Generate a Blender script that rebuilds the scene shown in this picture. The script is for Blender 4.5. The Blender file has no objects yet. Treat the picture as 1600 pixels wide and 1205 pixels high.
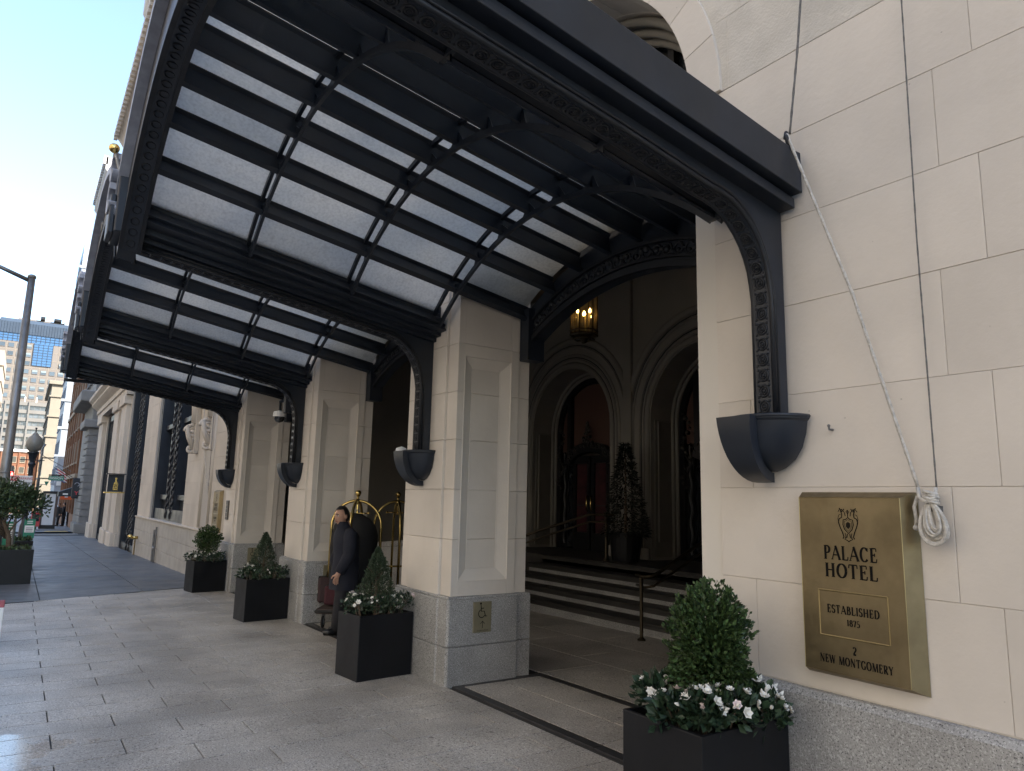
import bpy, bmesh, math, random
from mathutils import Vector, Matrix
from math import sin, cos, pi, sqrt, radians, atan2, asin, exp

random.seed(7)
S = bpy.context.scene
COL = S.collection

# ------------------------------------------------------------------ camera
cam_d = bpy.data.cameras.new('camera')
cam = bpy.data.objects.new('camera', cam_d)
COL.objects.link(cam)
CAM_POS = Vector((0.0, 3.262, 1.6))
AX_RIGHT = Vector((-0.565244, -0.824596, 0.023248))
AX_DOWN = Vector((0.120179, -0.110196, -0.986617))
AX_FWD = Vector((0.816123, -0.554886, 0.161386))
mw = Matrix.Identity(4)
for i in range(3):
    mw[i][0] = AX_RIGHT[i]; mw[i][1] = -AX_DOWN[i]; mw[i][2] = -AX_FWD[i]; mw[i][3] = CAM_POS[i]
cam.matrix_world = mw
cam_d.sensor_width = 36.0
cam_d.lens = 1110.31 / 1600 * 36
cam_d.clip_start = 0.05
cam_d.clip_end = 3000
S.camera = cam
S.render.resolution_x, S.render.resolution_y = 1024, 771

# ------------------------------------------------------------------ sky, sun, exposure
SUN_EL = radians(38)
SUN_DIR = Vector((-0.72, -0.69, 0)).normalized()
world = bpy.data.worlds.new('World')
S.world = world
world.use_nodes = True
wn = world.node_tree.nodes; wl = world.node_tree.links
for n in list(wn): wn.remove(n)
sky = wn.new('ShaderNodeTexSky')
sky.sky_type = 'NISHITA'
sky.sun_disc = False
sky.sun_elevation = SUN_EL
sky.sun_rotation = atan2(SUN_DIR.x, SUN_DIR.y)
sky.air_density = 1.0; sky.dust_density = 1.0; sky.ozone_density = 1.0
bg = wn.new('ShaderNodeBackground'); bg.inputs['Strength'].default_value = 0.142
wo = wn.new('ShaderNodeOutputWorld')
wl.new(sky.outputs[0], bg.inputs[0]); wl.new(bg.outputs[0], wo.inputs[0])
sun_d = bpy.data.lights.new('sun', 'SUN')
sun_d.energy = 4.6; sun_d.angle = radians(0.53); sun_d.color = (1.0, 0.93, 0.82)
sun = bpy.data.objects.new('sun', sun_d); COL.objects.link(sun)
sd = (SUN_DIR * cos(SUN_EL) + Vector((0, 0, sin(SUN_EL)))).normalized()
sun.rotation_euler = sd.to_track_quat('Z', 'Y').to_euler()
sun.location = (-30, -30, 60)
S.view_settings.view_transform = 'Standard'
S.view_settings.look = 'None'
S.view_settings.exposure = 2.05
S.view_settings.gamma = 1.0
S.view_settings.use_curve_mapping = False
S.render.engine = 'CYCLES'
S.cycles.use_denoising = True
S.cycles.max_bounces = 8
S.cycles.diffuse_bounces = 5
S.cycles.glossy_bounces = 4
S.cycles.transmission_bounces = 4
S.cycles.sample_clamp_indirect = 6.0

# ------------------------------------------------------------------ materials
MATS = {}
def M(name, col, rough=0.6, metal=0.0, spec=0.5, mottle=None, speck=None, streak=None, bump=None, island=0.0, obj_var=0.0,
      coat=0.0, aniso=None, emis=None, rough_var=None, trans=None, wet=None, spots=None):
    """one procedural material. mottle=(scale, amount); speck=(scale, dark colour, light colour, amount); bump=(scale, strength)"""
    if name in MATS: return MATS[name]
    m = bpy.data.materials.new(name); m.use_nodes = True
    nt = m.node_tree; N = nt.nodes; L = nt.links
    b = N['Principled BSDF']
    b.inputs['Roughness'].default_value = rough
    b.inputs['Metallic'].default_value = metal
    b.inputs['Specular IOR Level'].default_value = spec
    if coat: b.inputs['Coat Weight'].default_value = coat; b.inputs['Coat Roughness'].default_value = 0.142
    geo = N.new('ShaderNodeNewGeometry')
    pos = geo.outputs['Position']
    base = N.new('ShaderNodeRGB'); base.outputs[0].default_value = (*col, 1)
    cur = base.outputs[0]
    def mix(a, bcol, fac, mode='MIX'):
        x = N.new('ShaderNodeMix'); x.data_type = 'RGBA'; x.blend_type = mode
        if isinstance(fac, float): x.inputs[0].default_value = fac
        else: L.new(fac, x.inputs[0])
        L.new(a, x.inputs[6])
        if isinstance(bcol, tuple): x.inputs[7].default_value = (*bcol, 1)
        else: L.new(bcol, x.inputs[7])
        return x.outputs[2]
    def noise(scale, detail=4, vec=None, rough_=0.55):
        n = N.new('ShaderNodeTexNoise'); n.inputs['Scale'].default_value = scale; n.inputs['Detail'].default_value = detail
        n.inputs['Roughness'].default_value = rough_
        L.new(vec or pos, n.inputs['Vector']); return n.outputs['Fac']
    def ramp(f, lo, hi, a=0.0, bb=1.0):
        r = N.new('ShaderNodeMapRange'); r.inputs[1].default_value = lo; r.inputs[2].default_value = hi
        r.inputs[3].default_value = a; r.inputs[4].default_value = bb; L.new(f, r.inputs[0]); return r.outputs[0]
    if speck:
        sc, dk, lt, amt = speck
        f = noise(sc, 3, None, 0.7)
        cur = mix(cur, dk, ramp(f, 0.47, 0.36, 0, amt))
        f2 = noise(sc * 0.8 + 13, 2, None, 0.7)
        cur = mix(cur, lt, ramp(f2, 0.54, 0.66, 0, amt))
    if spots:
        sc, thr, amt = spots
        vo = N.new('ShaderNodeTexVoronoi'); vo.inputs['Scale'].default_value = sc; L.new(pos, vo.inputs['Vector'])
        cur = mix(cur, (1 - amt,) * 3, ramp(vo.outputs['Distance'], thr, thr * .6, 0, 1), 'MULTIPLY')
    if mottle:
        sc, amt = mottle
        f = noise(sc, 6)
        dark = tuple(c * (1 - amt) for c in col); 
        cur = mix(cur, (1 - amt,) * 3, ramp(f, 0.62, 0.38, 0, 1), 'MULTIPLY')
    if streak:
        sc, amt, tint = streak
        mp = N.new('ShaderNodeVectorMath'); mp.operation = 'MULTIPLY'; mp.inputs[1].default_value = (sc, sc, sc * 0.06)
        L.new(pos, mp.inputs[0])
        f = noise(1.0, 5, mp.outputs[0])
        cur = mix(cur, tint, ramp(f, 0.55, 0.75, 0, amt))
    if island:
        f = geo.outputs['Random Per Island']
        cur = mix(cur, tuple(min(1, c * 2.4) for c in col), ramp(f, 0.55, 1.0, 0, island))
        cur = mix(cur, tuple(c * 0.4 for c in col), ramp(f, 0.4, 0.0, 0, island))
    if obj_var:
        oi = N.new('ShaderNodeObjectInfo')
        cur = mix(cur, (1 - obj_var,) * 3, oi.outputs['Random'], 'MULTIPLY')
    L.new(cur, b.inputs['Base Color'])
    if rough_var:
        sc, amt = rough_var
        L.new(ramp(noise(sc, 5), 0.3, 0.7, max(0.02, rough - amt), min(1, rough + amt)), b.inputs['Roughness'])
    if wet:
        cx, cy, rad = wet
        d = N.new('ShaderNodeVectorMath'); d.operation = 'DISTANCE'; L.new(pos, d.inputs[0]); d.inputs[1].default_value = (cx, cy, 0)
        ad = N.new('ShaderNodeMath'); ad.operation = 'MULTIPLY_ADD'; L.new(noise(2.2, 4), ad.inputs[0]); ad.inputs[1].default_value = rad * 1.4; L.new(d.outputs['Value'], ad.inputs[2])
        f = ramp(ad.outputs[0], rad * 1.62, rad * 1.5, 0, 1)
        mm = N.new('ShaderNodeMix'); mm.data_type = 'FLOAT'; L.new(f, mm.inputs[0])
        src = b.inputs['Roughness'].links[0].from_socket if b.inputs['Roughness'].links else None
        if src: L.new(src, mm.inputs[2])
        else: mm.inputs[2].default_value = rough
        mm.inputs[3].default_value = 0.12
        L.new(mm.outputs[0], b.inputs['Roughness'])
    if bump:
        sc, st = bump
        bp = N.new('ShaderNodeBump'); bp.inputs['Strength'].default_value = st; bp.inputs['Distance'].default_value = 0.01
        L.new(noise(sc, 6), bp.inputs['Height']); L.new(bp.outputs[0], b.inputs['Normal'])
    if aniso:
        pass
    if emis:
        b.inputs['Emission Color'].default_value = (*emis[0], 1); b.inputs['Emission Strength'].default_value = emis[1]
    if trans:
        b.inputs['Transmission Weight'].default_value = trans
    MATS[name] = m
    return m

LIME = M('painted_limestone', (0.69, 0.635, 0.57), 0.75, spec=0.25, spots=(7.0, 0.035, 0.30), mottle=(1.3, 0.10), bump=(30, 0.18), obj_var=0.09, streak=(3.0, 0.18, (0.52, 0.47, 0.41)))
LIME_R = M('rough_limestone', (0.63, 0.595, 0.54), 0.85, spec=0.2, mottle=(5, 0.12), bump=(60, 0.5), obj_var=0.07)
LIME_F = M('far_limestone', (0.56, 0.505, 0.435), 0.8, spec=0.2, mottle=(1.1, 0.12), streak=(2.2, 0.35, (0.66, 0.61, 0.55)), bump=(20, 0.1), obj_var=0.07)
MORTAR = M('mortar', (0.40, 0.37, 0.33), 0.9)
MORTAR_L = M('pale_mortar', (0.66, 0.62, 0.56), 0.9)
GRAN_B = M('grey_granite', (0.37, 0.365, 0.355), 0.55, speck=(120, (0.06, 0.06, 0.065), (0.58, 0.58, 0.57), 1.0), mottle=(2.5, 0.22), obj_var=0.10)
GRAN_P = M('paving_granite', (0.48, 0.45, 0.41), 0.42, spec=0.5, speck=(85, (0.07, 0.068, 0.068), (0.74, 0.72, 0.69), 1.0), mottle=(1.3, 0.32), rough_var=(1.5, 0.1), obj_var=0.07, wet=(5.45, 3.35, 0.62), spots=(2.6, 0.06, 0.6), streak=(0.9, 0.28, (0.27, 0.245, 0.215)))
GRAN_D = M('dark_granite_strip', (0.035, 0.035, 0.037), 0.4, speck=(150, (0.015, 0.015, 0.016), (0.09, 0.09, 0.09), 0.6), mottle=(2, 0.2))
JOINT = M('paving_joint', (0.045, 0.043, 0.041), 0.9)
SLAB = M('bluestone_slab', (0.115, 0.125, 0.14), 0.45, spec=0.5, mottle=(0.9, 0.35), streak=(1.2, 0.25, (0.2, 0.21, 0.225)), obj_var=0.16, rough_var=(2, 0.1), bump=(30, 0.06))
CONC = M('pale_concrete', (0.42, 0.41, 0.39), 0.85, mottle=(2, 0.15), bump=(40, 0.1))
ASPH = M('asphalt', (0.05, 0.05, 0.052), 0.85, mottle=(3, 0.3), bump=(120, 0.3))
PAINTW = M('white_road_paint', (0.75, 0.75, 0.73), 0.7, mottle=(8, 0.2))
PAINTY = M('yellow_tactile', (0.6, 0.42, 0.12), 0.8, mottle=(8, 0.15))
BLACK = M('canopy_paint', (0.0165, 0.0222, 0.0335), 0.42, spec=0.45, mottle=(2.5, 0.3), rough_var=(3, 0.1), bump=(25, 0.05))
BLACK_O = M('ornament_paint', (0.011, 0.013, 0.018), 0.5, spec=0.4, mottle=(20, 0.3))
CREST = M('crest_grey_and_sky_sheen', (0.33, 0.35, 0.42), 0.5, mottle=(10, 0.2))  # crest colour, also used to paint the sky's reflection on the fascia cap
PLANT = M('planter_powdercoat', (0.0066, 0.0072, 0.0092), 0.45, spec=0.28, mottle=(4, 0.3), streak=(9, 0.30, (0.022, 0.022, 0.023)), rough_var=(6, 0.06))
BRASS = M('aged_brass', (0.255, 0.205, 0.122), 0.48, 1.0, mottle=(3.0, 0.25), streak=(18, 0.35, (0.185, 0.14, 0.072)), rough_var=(25, 0.08), bump=(90, 0.02))
BRASS_E = M('brass_edge', (0.42, 0.33, 0.17), 0.38, 1.0, mottle=(6, 0.2))
BRASS_P = M('polished_brass', (0.62, 0.46, 0.17), 0.16, 1.0)
GOLD = M('gold_leaf', (0.75, 0.55, 0.2), 0.25, 1.0)
INK = M('black_enamel', (0.008, 0.007, 0.006), 0.7, spec=0.1)
ROPE = M('grey_rope', (0.60, 0.57, 0.52), 0.9, mottle=(60, 0.3), bump=(200, 0.5))
ROPE_D = M('dark_cable', (0.17, 0.165, 0.16), 0.8, mottle=(60, 0.3), bump=(200, 0.4))
SOIL = M('potting_soil', (0.018, 0.013, 0.01), 0.95, bump=(60, 0.8))
LEAF = M('box_leaf', (0.034, 0.060, 0.020), 0.42, spec=0.3, island=0.95)
RAILM = M('dull_bronze_rail', (0.055, 0.043, 0.028), 0.4, 0.8)
LEAF_A = M('azalea_leaf', (0.020, 0.038, 0.020), 0.38, spec=0.4, island=0.7)
LEAF_C = M('cypress_leaf', (0.030, 0.048, 0.024), 0.6, island=0.8)
LEAF_T = M('street_tree_leaf', (0.036, 0.058, 0.024), 0.45, spec=0.35, island=0.85)
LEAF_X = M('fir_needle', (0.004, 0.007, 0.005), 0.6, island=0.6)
PETAL = M('white_petal', (0.78, 0.76, 0.70), 0.6, island=0.0, obj_var=0.12)
PETALP = M('pink_white_petal', (0.74, 0.62, 0.60), 0.6)
BARK = M('bark', (0.14, 0.10, 0.07), 0.9, mottle=(20, 0.3), bump=(60, 0.5))
STEEL = M('galvanised_steel', (0.22, 0.225, 0.23), 0.45, 0.7, mottle=(5, 0.3))
BRONZE = M('dark_bronze', (0.012, 0.012, 0.014), 0.35, 0.2, mottle=(8, 0.3))
GLASS_D = M('dark_glass', (0.012, 0.014, 0.018), 0.06, spec=0.9)
GLASS_T = M('tympanum_glass', (0.11, 0.06, 0.045), 0.45, spec=0.4)
CURT = M('red_curtain', (0.05, 0.006, 0.010), 0.8, mottle=(6, 0.5))
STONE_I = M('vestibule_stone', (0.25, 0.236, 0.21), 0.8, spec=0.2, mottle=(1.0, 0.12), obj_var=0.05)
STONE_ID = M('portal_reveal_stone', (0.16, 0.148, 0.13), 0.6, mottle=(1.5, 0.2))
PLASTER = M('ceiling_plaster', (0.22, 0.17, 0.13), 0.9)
TREAD = M('dark_tread_stone', (0.045, 0.042, 0.04), 0.55, mottle=(3, 0.3))
CARD = M('white_board', (0.72, 0.74, 0.76), 0.5)
RED = M('red_paint', (0.5, 0.05, 0.06), 0.4)
GREEN = M('green_sign_paint', (0.02, 0.20, 0.12), 0.4)
WHITE = M('white_paint', (0.78, 0.78, 0.77), 0.45)
ORANGE = M('orange_sign', (0.75, 0.14, 0.04), 0.5)
CLOTH = M('black_garment_bag', (0.010, 0.010, 0.012), 0.75, bump=(18, 0.5), mottle=(5, 0.3))
NAVY = M('navy_wool', (0.009, 0.011, 0.022), 0.85, bump=(14, 0.6), mottle=(6, 0.2))
TROUS = M('charcoal_trousers', (0.012, 0.012, 0.016), 0.85, bump=(20, 0.3))
SHOE = M('black_leather', (0.010, 0.010, 0.011), 0.3)
SKIN = M('skin', (0.47, 0.27, 0.19), 0.5, spec=0.35, mottle=(40, 0.12))
HAIR = M('black_hair', (0.008, 0.007, 0.007), 0.45, bump=(120, 0.5))
CASE = M('maroon_suitcase', (0.028, 0.008, 0.010), 0.6, bump=(80, 0.3))
RUBBER = M('rubber', (0.015, 0.015, 0.016), 0.8)
EYEW = M('eye_white', (0.55, 0.52, 0.5), 0.3)
LIP = M('lip', (0.24, 0.09, 0.07), 0.5)

# frosted canopy glass: diffuse transmission with a faint surface sheen
def frosted():
    m = bpy.data.materials.new('frosted_glass'); m.use_nodes = True
    N = m.node_tree.nodes; L = m.node_tree.links
    for n in list(N): N.remove(n)
    out = N.new('ShaderNodeOutputMaterial')
    tr = N.new('ShaderNodeBsdfTranslucent'); df = N.new('ShaderNodeBsdfDiffuse'); gl = N.new('ShaderNodeBsdfGlossy')
    geo = N.new('ShaderNodeNewGeometry')
    n1 = N.new('ShaderNodeTexNoise'); n1.inputs['Scale'].default_value = 1.6; n1.inputs['Detail'].default_value = 5
    n2 = N.new('ShaderNodeTexNoise'); n2.inputs['Scale'].default_value = 45; n2.inputs['Detail'].default_value = 3
    L.new(geo.outputs['Position'], n1.inputs['Vector']); L.new(geo.outputs['Position'], n2.inputs['Vector'])
    mx = N.new('ShaderNodeMix'); mx.data_type = 'RGBA'; mx.inputs[6].default_value = (0.72, 0.73, 0.72, 1); mx.inputs[7].default_value = (0.86, 0.84, 0.79, 1)
    mr = N.new('ShaderNodeMapRange'); mr.inputs[1].default_value = 0.35; mr.inputs[2].default_value = 0.62
    L.new(n1.outputs['Fac'], mr.inputs[0]); L.new(mr.outputs[0], mx.inputs[0])
    m2 = N.new('ShaderNodeMix'); m2.data_type = 'RGBA'; m2.blend_type = 'MULTIPLY'; m2.inputs[0].default_value = 1.0
    mr2 = N.new('ShaderNodeMapRange'); mr2.inputs[1].default_value = 0.3; mr2.inputs[2].default_value = 0.6; mr2.inputs[3].default_value = 0.82; mr2.inputs[4].default_value = 1.0
    L.new(n2.outputs['Fac'], mr2.inputs[0]); L.new(mx.outputs[2], m2.inputs[6]); L.new(mr2.outputs[0], m2.inputs[7])
    n3 = N.new('ShaderNodeTexNoise'); n3.inputs['Scale'].default_value = 9; n3.inputs['Detail'].default_value = 8
    L.new(geo.outputs['Position'], n3.inputs['Vector'])
    mr3 = N.new('ShaderNodeMapRange'); mr3.inputs[1].default_value = 0.62; mr3.inputs[2].default_value = 0.72; mr3.inputs[3].default_value = 0.0; mr3.inputs[4].default_value = 0.22
    L.new(n3.outputs['Fac'], mr3.inputs[0])
    m3 = N.new('ShaderNodeMix'); m3.data_type = 'RGBA'; m3.inputs[7].default_value = (0.30, 0.27, 0.22, 1)
    L.new(mr3.outputs[0], m3.inputs[0]); L.new(m2.outputs[2], m3.inputs[6])
    oi = N.new('ShaderNodeObjectInfo'); m4 = N.new('ShaderNodeMix'); m4.data_type = 'RGBA'; m4.blend_type = 'MULTIPLY'; m4.inputs[7].default_value = (0.78, 0.80, 0.82, 1)
    L.new(oi.outputs['Random'], m4.inputs[0]); L.new(m3.outputs[2], m4.inputs[6])
    L.new(m4.outputs[2], tr.inputs[0]); df.inputs[0].default_value = (0.3, 0.3, 0.3, 1); gl.inputs[0].default_value = (0.8, 0.8, 0.8, 1); gl.inputs['Roughness'].default_value = 0.3
    a = N.new('ShaderNodeMixShader'); a.inputs[0].default_value = 0.10; L.new(tr.outputs[0], a.inputs[1]); L.new(df.outputs[0], a.inputs[2])
    b = N.new('ShaderNodeMixShader'); b.inputs[0].default_value = 0.04; L.new(a.outputs[0], b.inputs[1]); L.new(gl.outputs[0], b.inputs[2])
    L.new(b.outputs[0], out.inputs[0])
    return m
FROST = frosted()

# ------------------------------------------------------------------ mesh helpers
class MB:
    def __init__(s): s.v = []; s.f = []
    def add(s, vs, fs):
        o = len(s.v); s.v += [tuple(p) for p in vs]; s.f += [tuple(i + o for i in f) for f in fs]; return s
    def box(s, x0, x1, y0, y1, z0, z1):
        if x0 > x1: x0, x1 = x1, x0
        if y0 > y1: y0, y1 = y1, y0
        if z0 > z1: z0, z1 = z1, z0
        return s.add([(x0,y0,z0),(x1,y0,z0),(x1,y1,z0),(x0,y1,z0),(x0,y0,z1),(x1,y0,z1),(x1,y1,z1),(x0,y1,z1)],
                     [(0,3,2,1),(4,5,6,7),(0,1,5,4),(1,2,6,5),(2,3,7,6),(3,0,4,7)])
    def cbox(s, x0, x1, y0, y1, z0, z1, c, face):
        """box whose one face ('+y' ...) has chamfered edges"""
        ax = 'xyz'.index(face[1]); sg = face[0] == '+'
        lo = [x0, y0, z0]; hi = [x1, y1, z1]
        u, w = [a for a in range(3) if a != ax]
        back = lo[ax] if sg else hi[ax]; top = hi[ax] if sg else lo[ax]
        ring = top - c if sg else top + c
        def P(d, i, ins):
            q = [0, 0, 0]; q[ax] = d
            q[u] = (lo[u] + ins) if i in (0, 3) else (hi[u] - ins)
            q[w] = (lo[w] + ins) if i in (0, 1) else (hi[w] - ins)
            return q
        vs = [P(back, i, 0) for i in range(4)] + [P(ring, i, 0) for i in range(4)] + [P(top, i, c) for i in range(4)]
        fs = [(3,2,1,0)] + [(i, (i+1)%4, 4+(i+1)%4, 4+i) for i in range(4)] + [(4+i, 4+(i+1)%4, 8+(i+1)%4, 8+i) for i in range(4)] + [(8,9,10,11)]
        flip = sg != (ax != 1)
        if flip: fs = [tuple(reversed(f)) for f in fs]
        return s.add(vs, fs)
    def prism(s, poly, a, b, fn):
        """extrude 2-D polygon between a and b; fn(u, v, t) -> point"""
        n = len(poly)
        vs = [fn(u, v, a) for u, v in poly] + [fn(u, v, b) for u, v in poly]
        fs = [tuple(reversed(range(n))), tuple(range(n, 2 * n))] + [(i, (i+1)%n, n+(i+1)%n, n+i) for i in range(n)]
        return s.add(vs, fs)
    def tube(s, path, r, n=8, closed=False, caps=True):
        P = [Vector(p) for p in path]; k = len(P)
        rs = r if isinstance(r, (list, tuple)) else [r] * k
        rings = []; up = None
        for i in range(k):
            if closed: t = P[(i+1)%k] - P[i-1]
            else: t = P[min(i+1, k-1)] - P[max(i-1, 0)]
            if t.length < 1e-9: t = Vector((0,0,1))
            t.normalize()
            if up is None:
                up = Vector((0,0,1)) if abs(t.z) < 0.9 else Vector((1,0,0))
            e = t.cross(up)
            if e.length < 1e-6: e = t.orthogonal()
            e.normalize(); up = e.cross(t).normalized()
            rings.append([P[i] + (e * cos(2*pi*j/n) + up * sin(2*pi*j/n)) * rs[i] for j in range(n)])
        vs = [p for rg in rings for p in rg]
        fs = []
        for i in range(k if closed else k - 1):
            a = i * n; b = ((i+1) % k) * n
            for j in range(n): fs.append((a+j, a+(j+1)%n, b+(j+1)%n, b+j))
        if caps and not closed:
            fs.append(tuple(reversed(range(n)))); fs.append(tuple(range((k-1)*n, k*n)))
        return s.add(vs, fs)
    def lathe(s, prof, c=(0,0,0), n=16, axis='z', a0=0, a1=2*pi):
        full = abs(a1 - a0 - 2*pi) < 1e-6
        m = n if full else n + 1
        vs = []
        for r, h in prof:
            for j in range(m):
                a = a0 + (a1 - a0) * j / n
                if axis == 'z': p = (c[0] + r*cos(a), c[1] + r*sin(a), c[2] + h)
                elif axis == 'y': p = (c[0] + r*cos(a), c[1] + h, c[2] - r*sin(a))
                else: p = (c[0] + h, c[1] + r*cos(a), c[2] + r*sin(a))
                vs.append(p)
        fs = []
        for i in range(len(prof) - 1):
            for j in range(n if not full else n):
                j2 = (j + 1) % m
                fs.append((i*m+j, i*m+j2, (i+1)*m+j2, (i+1)*m+j))
        return s.add(vs, fs)
    def sphere(s, c, r, n=12, m=8, sc=(1,1,1)):
        vs = [(c[0], c[1], c[2] - r*sc[2])]
        for i in range(1, m):
            a = -pi/2 + pi * i / m
            for j in range(n):
                b = 2*pi*j/n
                vs.append((c[0] + r*sc[0]*cos(a)*cos(b), c[1] + r*sc[1]*cos(a)*sin(b), c[2] + r*sc[2]*sin(a)))
        vs.append((c[0], c[1], c[2] + r*sc[2])); fs = []
        for j in range(n): fs.append((0, 1+(j+1)%n, 1+j))
        for i in range(m-2):
            for j in range(n): fs.append((1+i*n+j, 1+i*n+(j+1)%n, 1+(i+1)*n+(j+1)%n, 1+(i+1)*n+j))
        t = len(vs) - 1
        for j in range(n): fs.append((t, 1+(m-2)*n+j, 1+(m-2)*n+(j+1)%n))
        return s.add(vs, fs)
    def torus(s, c, Rr, r, nx, nz, n=14, m=6):
        """ring centred at c lying in the plane spanned by unit vectors nx, nz"""
        nx = Vector(nx); nz = Vector(nz)
        return s.tube([Vector(c) + (nx*cos(2*pi*i/n) + nz*sin(2*pi*i/n)) * Rr for i in range(n)], r, m, closed=True)
    def mesh(s, name, smooth=False, fix=True):
        me = bpy.data.meshes.new(name); me.from_pydata(s.v, [], s.f)
        if fix:
            bm = bmesh.new(); bm.from_mesh(me); bmesh.ops.recalc_face_normals(bm, faces=bm.faces); bm.to_mesh(me); bm.free()
        if smooth:
            me.polygons.foreach_set('use_smooth', [True] * len(me.polygons))
        me.update(); return me
    def build(s, name, mat, parent=None, smooth=False, bevel=0, fix=True, autos=False):
        o = link(name, s.mesh(name, smooth or autos, fix), mat, parent)
        if bevel:
            b = o.modifiers.new('bevel', 'BEVEL'); b.width = bevel; b.segments = 2; b.limit_method = 'ANGLE'; b.angle_limit = radians(35)
        if autos:
            try: o.data.set_sharp_from_angle(angle=radians(35))
            except Exception: pass
        return o

KIDS = {}
def link(name, data, mat=None, parent=None):
    o = bpy.data.objects.new(name, data); COL.objects.link(o)
    if parent is not None: KIDS.setdefault(parent.name, []).append(o)
    if mat is not None and data is not None and not data.materials: data.materials.append(mat)
    if parent is not None:
        o.parent = parent
        o.matrix_parent_inverse = PINV(parent)
    return o
def wmat(o):
    m = o.matrix_parent_inverse @ o.matrix_basis if o.parent else o.matrix_basis.copy()
    return (wmat(o.parent) @ m) if o.parent else m
def PINV(p): return wmat(p).inverted()
def tag(o, label=None, cat=None, group=None, kind=None):
    if label: o['label'] = label
    if cat: o['category'] = cat
    if group: o['group'] = group
    if kind: o['kind'] = kind
    return o
def thing(name, label, cat, loc=(0,0,0), rotz=0.0, group=None):
    o = bpy.data.objects.new(name, None); COL.objects.link(o); o.empty_display_size = 0.2
    o.location = loc; o.rotation_euler = (0, 0, rotz)
    return tag(o, label, cat, group)
def part_empty(name, parent):
    o = bpy.data.objects.new(name, None); COL.objects.link(o); o.parent = parent; o.matrix_parent_inverse = PINV(parent)
    KIDS.setdefault(parent.name, []).append(o); return o
def dup(o, parent=None, loc=None, rotz=None):
    c = o.copy(); COL.objects.link(c)
    if parent is not None: c.parent = parent; KIDS.setdefault(parent.name, []).append(c)
    if loc is not None: c.location = loc
    if rotz is not None: c.rotation_euler = (0, 0, rotz)
    for ch in list(KIDS.get(o.name, [])):
        dup(ch, c)
    return c
def local_thing(name, label, cat, group=None): return thing(name, label, cat, (0,0,0), 0, group)
def move(o, loc, rotz=0): o.location = loc; o.rotation_euler = (0,0,rotz)

def zg(x):
    return -0.010 * (x - 5.9) if x < 13.4 else -0.075 - 0.020 * (x - 13.4)

# ================================================================== GROUND
# sheet following the slope of the street
def ground_sheet(name, x0, x1, y0, y1, dz, mat, kind='structure', parent=None, thick=0.0):
    xs = sorted({x0, x1} | {x for x in (13.4, 40, 100, 200) if x0 < x < x1})
    m = MB(); vs = []; fs = []
    for x in xs: vs += [(x, y0, zg(x)+dz), (x, y1, zg(x)+dz)]
    for i in range(len(xs)-1): fs.append((2*i, 2*i+2, 2*i+3, 2*i+1))
    m.add(vs, fs)
    o = m.build(name, mat, parent, fix=False)
    if kind and parent is None: o['kind'] = kind
    return o

ground = ground_sheet('ground', -400, 1500, -700, 700, -0.30, ASPH)
road = ground_sheet('road', -60, 600, 4.66, 17.0, -0.13, ASPH)
sidewalk = ground_sheet('sidewalk', -4, 44.6, -0.02, 4.45, -0.013, JOINT)
far_walk = ground_sheet('sidewalk', 51.8, 400, -1.0, 4.45, -0.004, SLAB)
far_side = ground_sheet('sidewalk', -60, 400, 17.2, 21, 0.0, CONC)
kerb = MB()
for (a, b) in ((-4, 13.4), (13.4, 44.6), (51.8, 120)):
    kerb.add([(a,4.45,zg(a)-.25),(b,4.45,zg(b)-.25),(b,4.65,zg(b)-.25),(a,4.65,zg(a)-.25),(a,4.45,zg(a)),(b,4.45,zg(b)),(b,4.65,zg(b)),(a,4.65,zg(a))],
             [(0,3,2,1),(4,5,6,7),(0,1,5,4),(1,2,6,5),(2,3,7,6),(3,0,4,7)])
kerb.build('kerb', CONC)['kind'] = 'structure'
alley = ground_sheet('alley_road', 44.6, 51.8, -40, 4.6, -0.10, ASPH)
cw = MB()
for (a, b) in ((45.2, 45.7), (50.4, 50.9)):
    cw.add([(a,0.1,zg(a)-.095),(b,0.1,zg(b)-.095),(b,4.3,zg(b)-.095),(a,4.3,zg(a)-.095)], [(0,1,2,3)])
tag(cw.build('crosswalk_marking', PAINTW), 'white crosswalk bars across the alley beyond the hotel', 'road marking')
ty = MB(); ty.add([(52.3,.55,zg(52.3)+.002),(53.7,.55,zg(53.7)+.002),(53.7,1.75,zg(53.7)+.002),(52.3,1.75,zg(52.3)+.002)], [(0,1,2,3)])
tag(ty.build('tactile_mat', PAINTY), 'yellow tactile paving mat at the far kerb of the alley', 'tactile paving')

# granite pavers: 0.33 x 0.77 m in running bond, one object each (shared mesh)
def piece_on_ground(name, mesh, x, y, parent, mat=None, dz=0.0, slope=None, rz=0.0):
    o = link(name, mesh, mat, parent)
    o.location = (x, y, zg(x) + dz)
    sl = (zg(x+.2) - zg(x-.2)) / .4
    o.rotation_euler = (0, -math.atan(sl), rz)
    return o
def paver_mesh(lx, ly, c=0.0010, h=0.02, g=0.0050):
    return MB().cbox(g, lx-g, g, ly-g, -h, 0, c, '+z').mesh('paver')
PX, PY = 0.33, 0.77
bx = lambda y: 14.62 - 0.44 * max(0.0, y - 0.2)    # skewed edge where the granite ends
pm_full = paver_mesh(PX, PY); pm_full.materials.append(GRAN_P)
def paver(x, y0, y1, par):
    if abs((y1 - y0) - PY) < 1e-4: me = pm_full
    else:
        me = paver_mesh(PX, y1 - y0); me.materials.append(GRAN_P)
    return piece_on_ground('granite_paver', me, x, y0, par, dz=random.uniform(-.0008, .0008))
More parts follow.
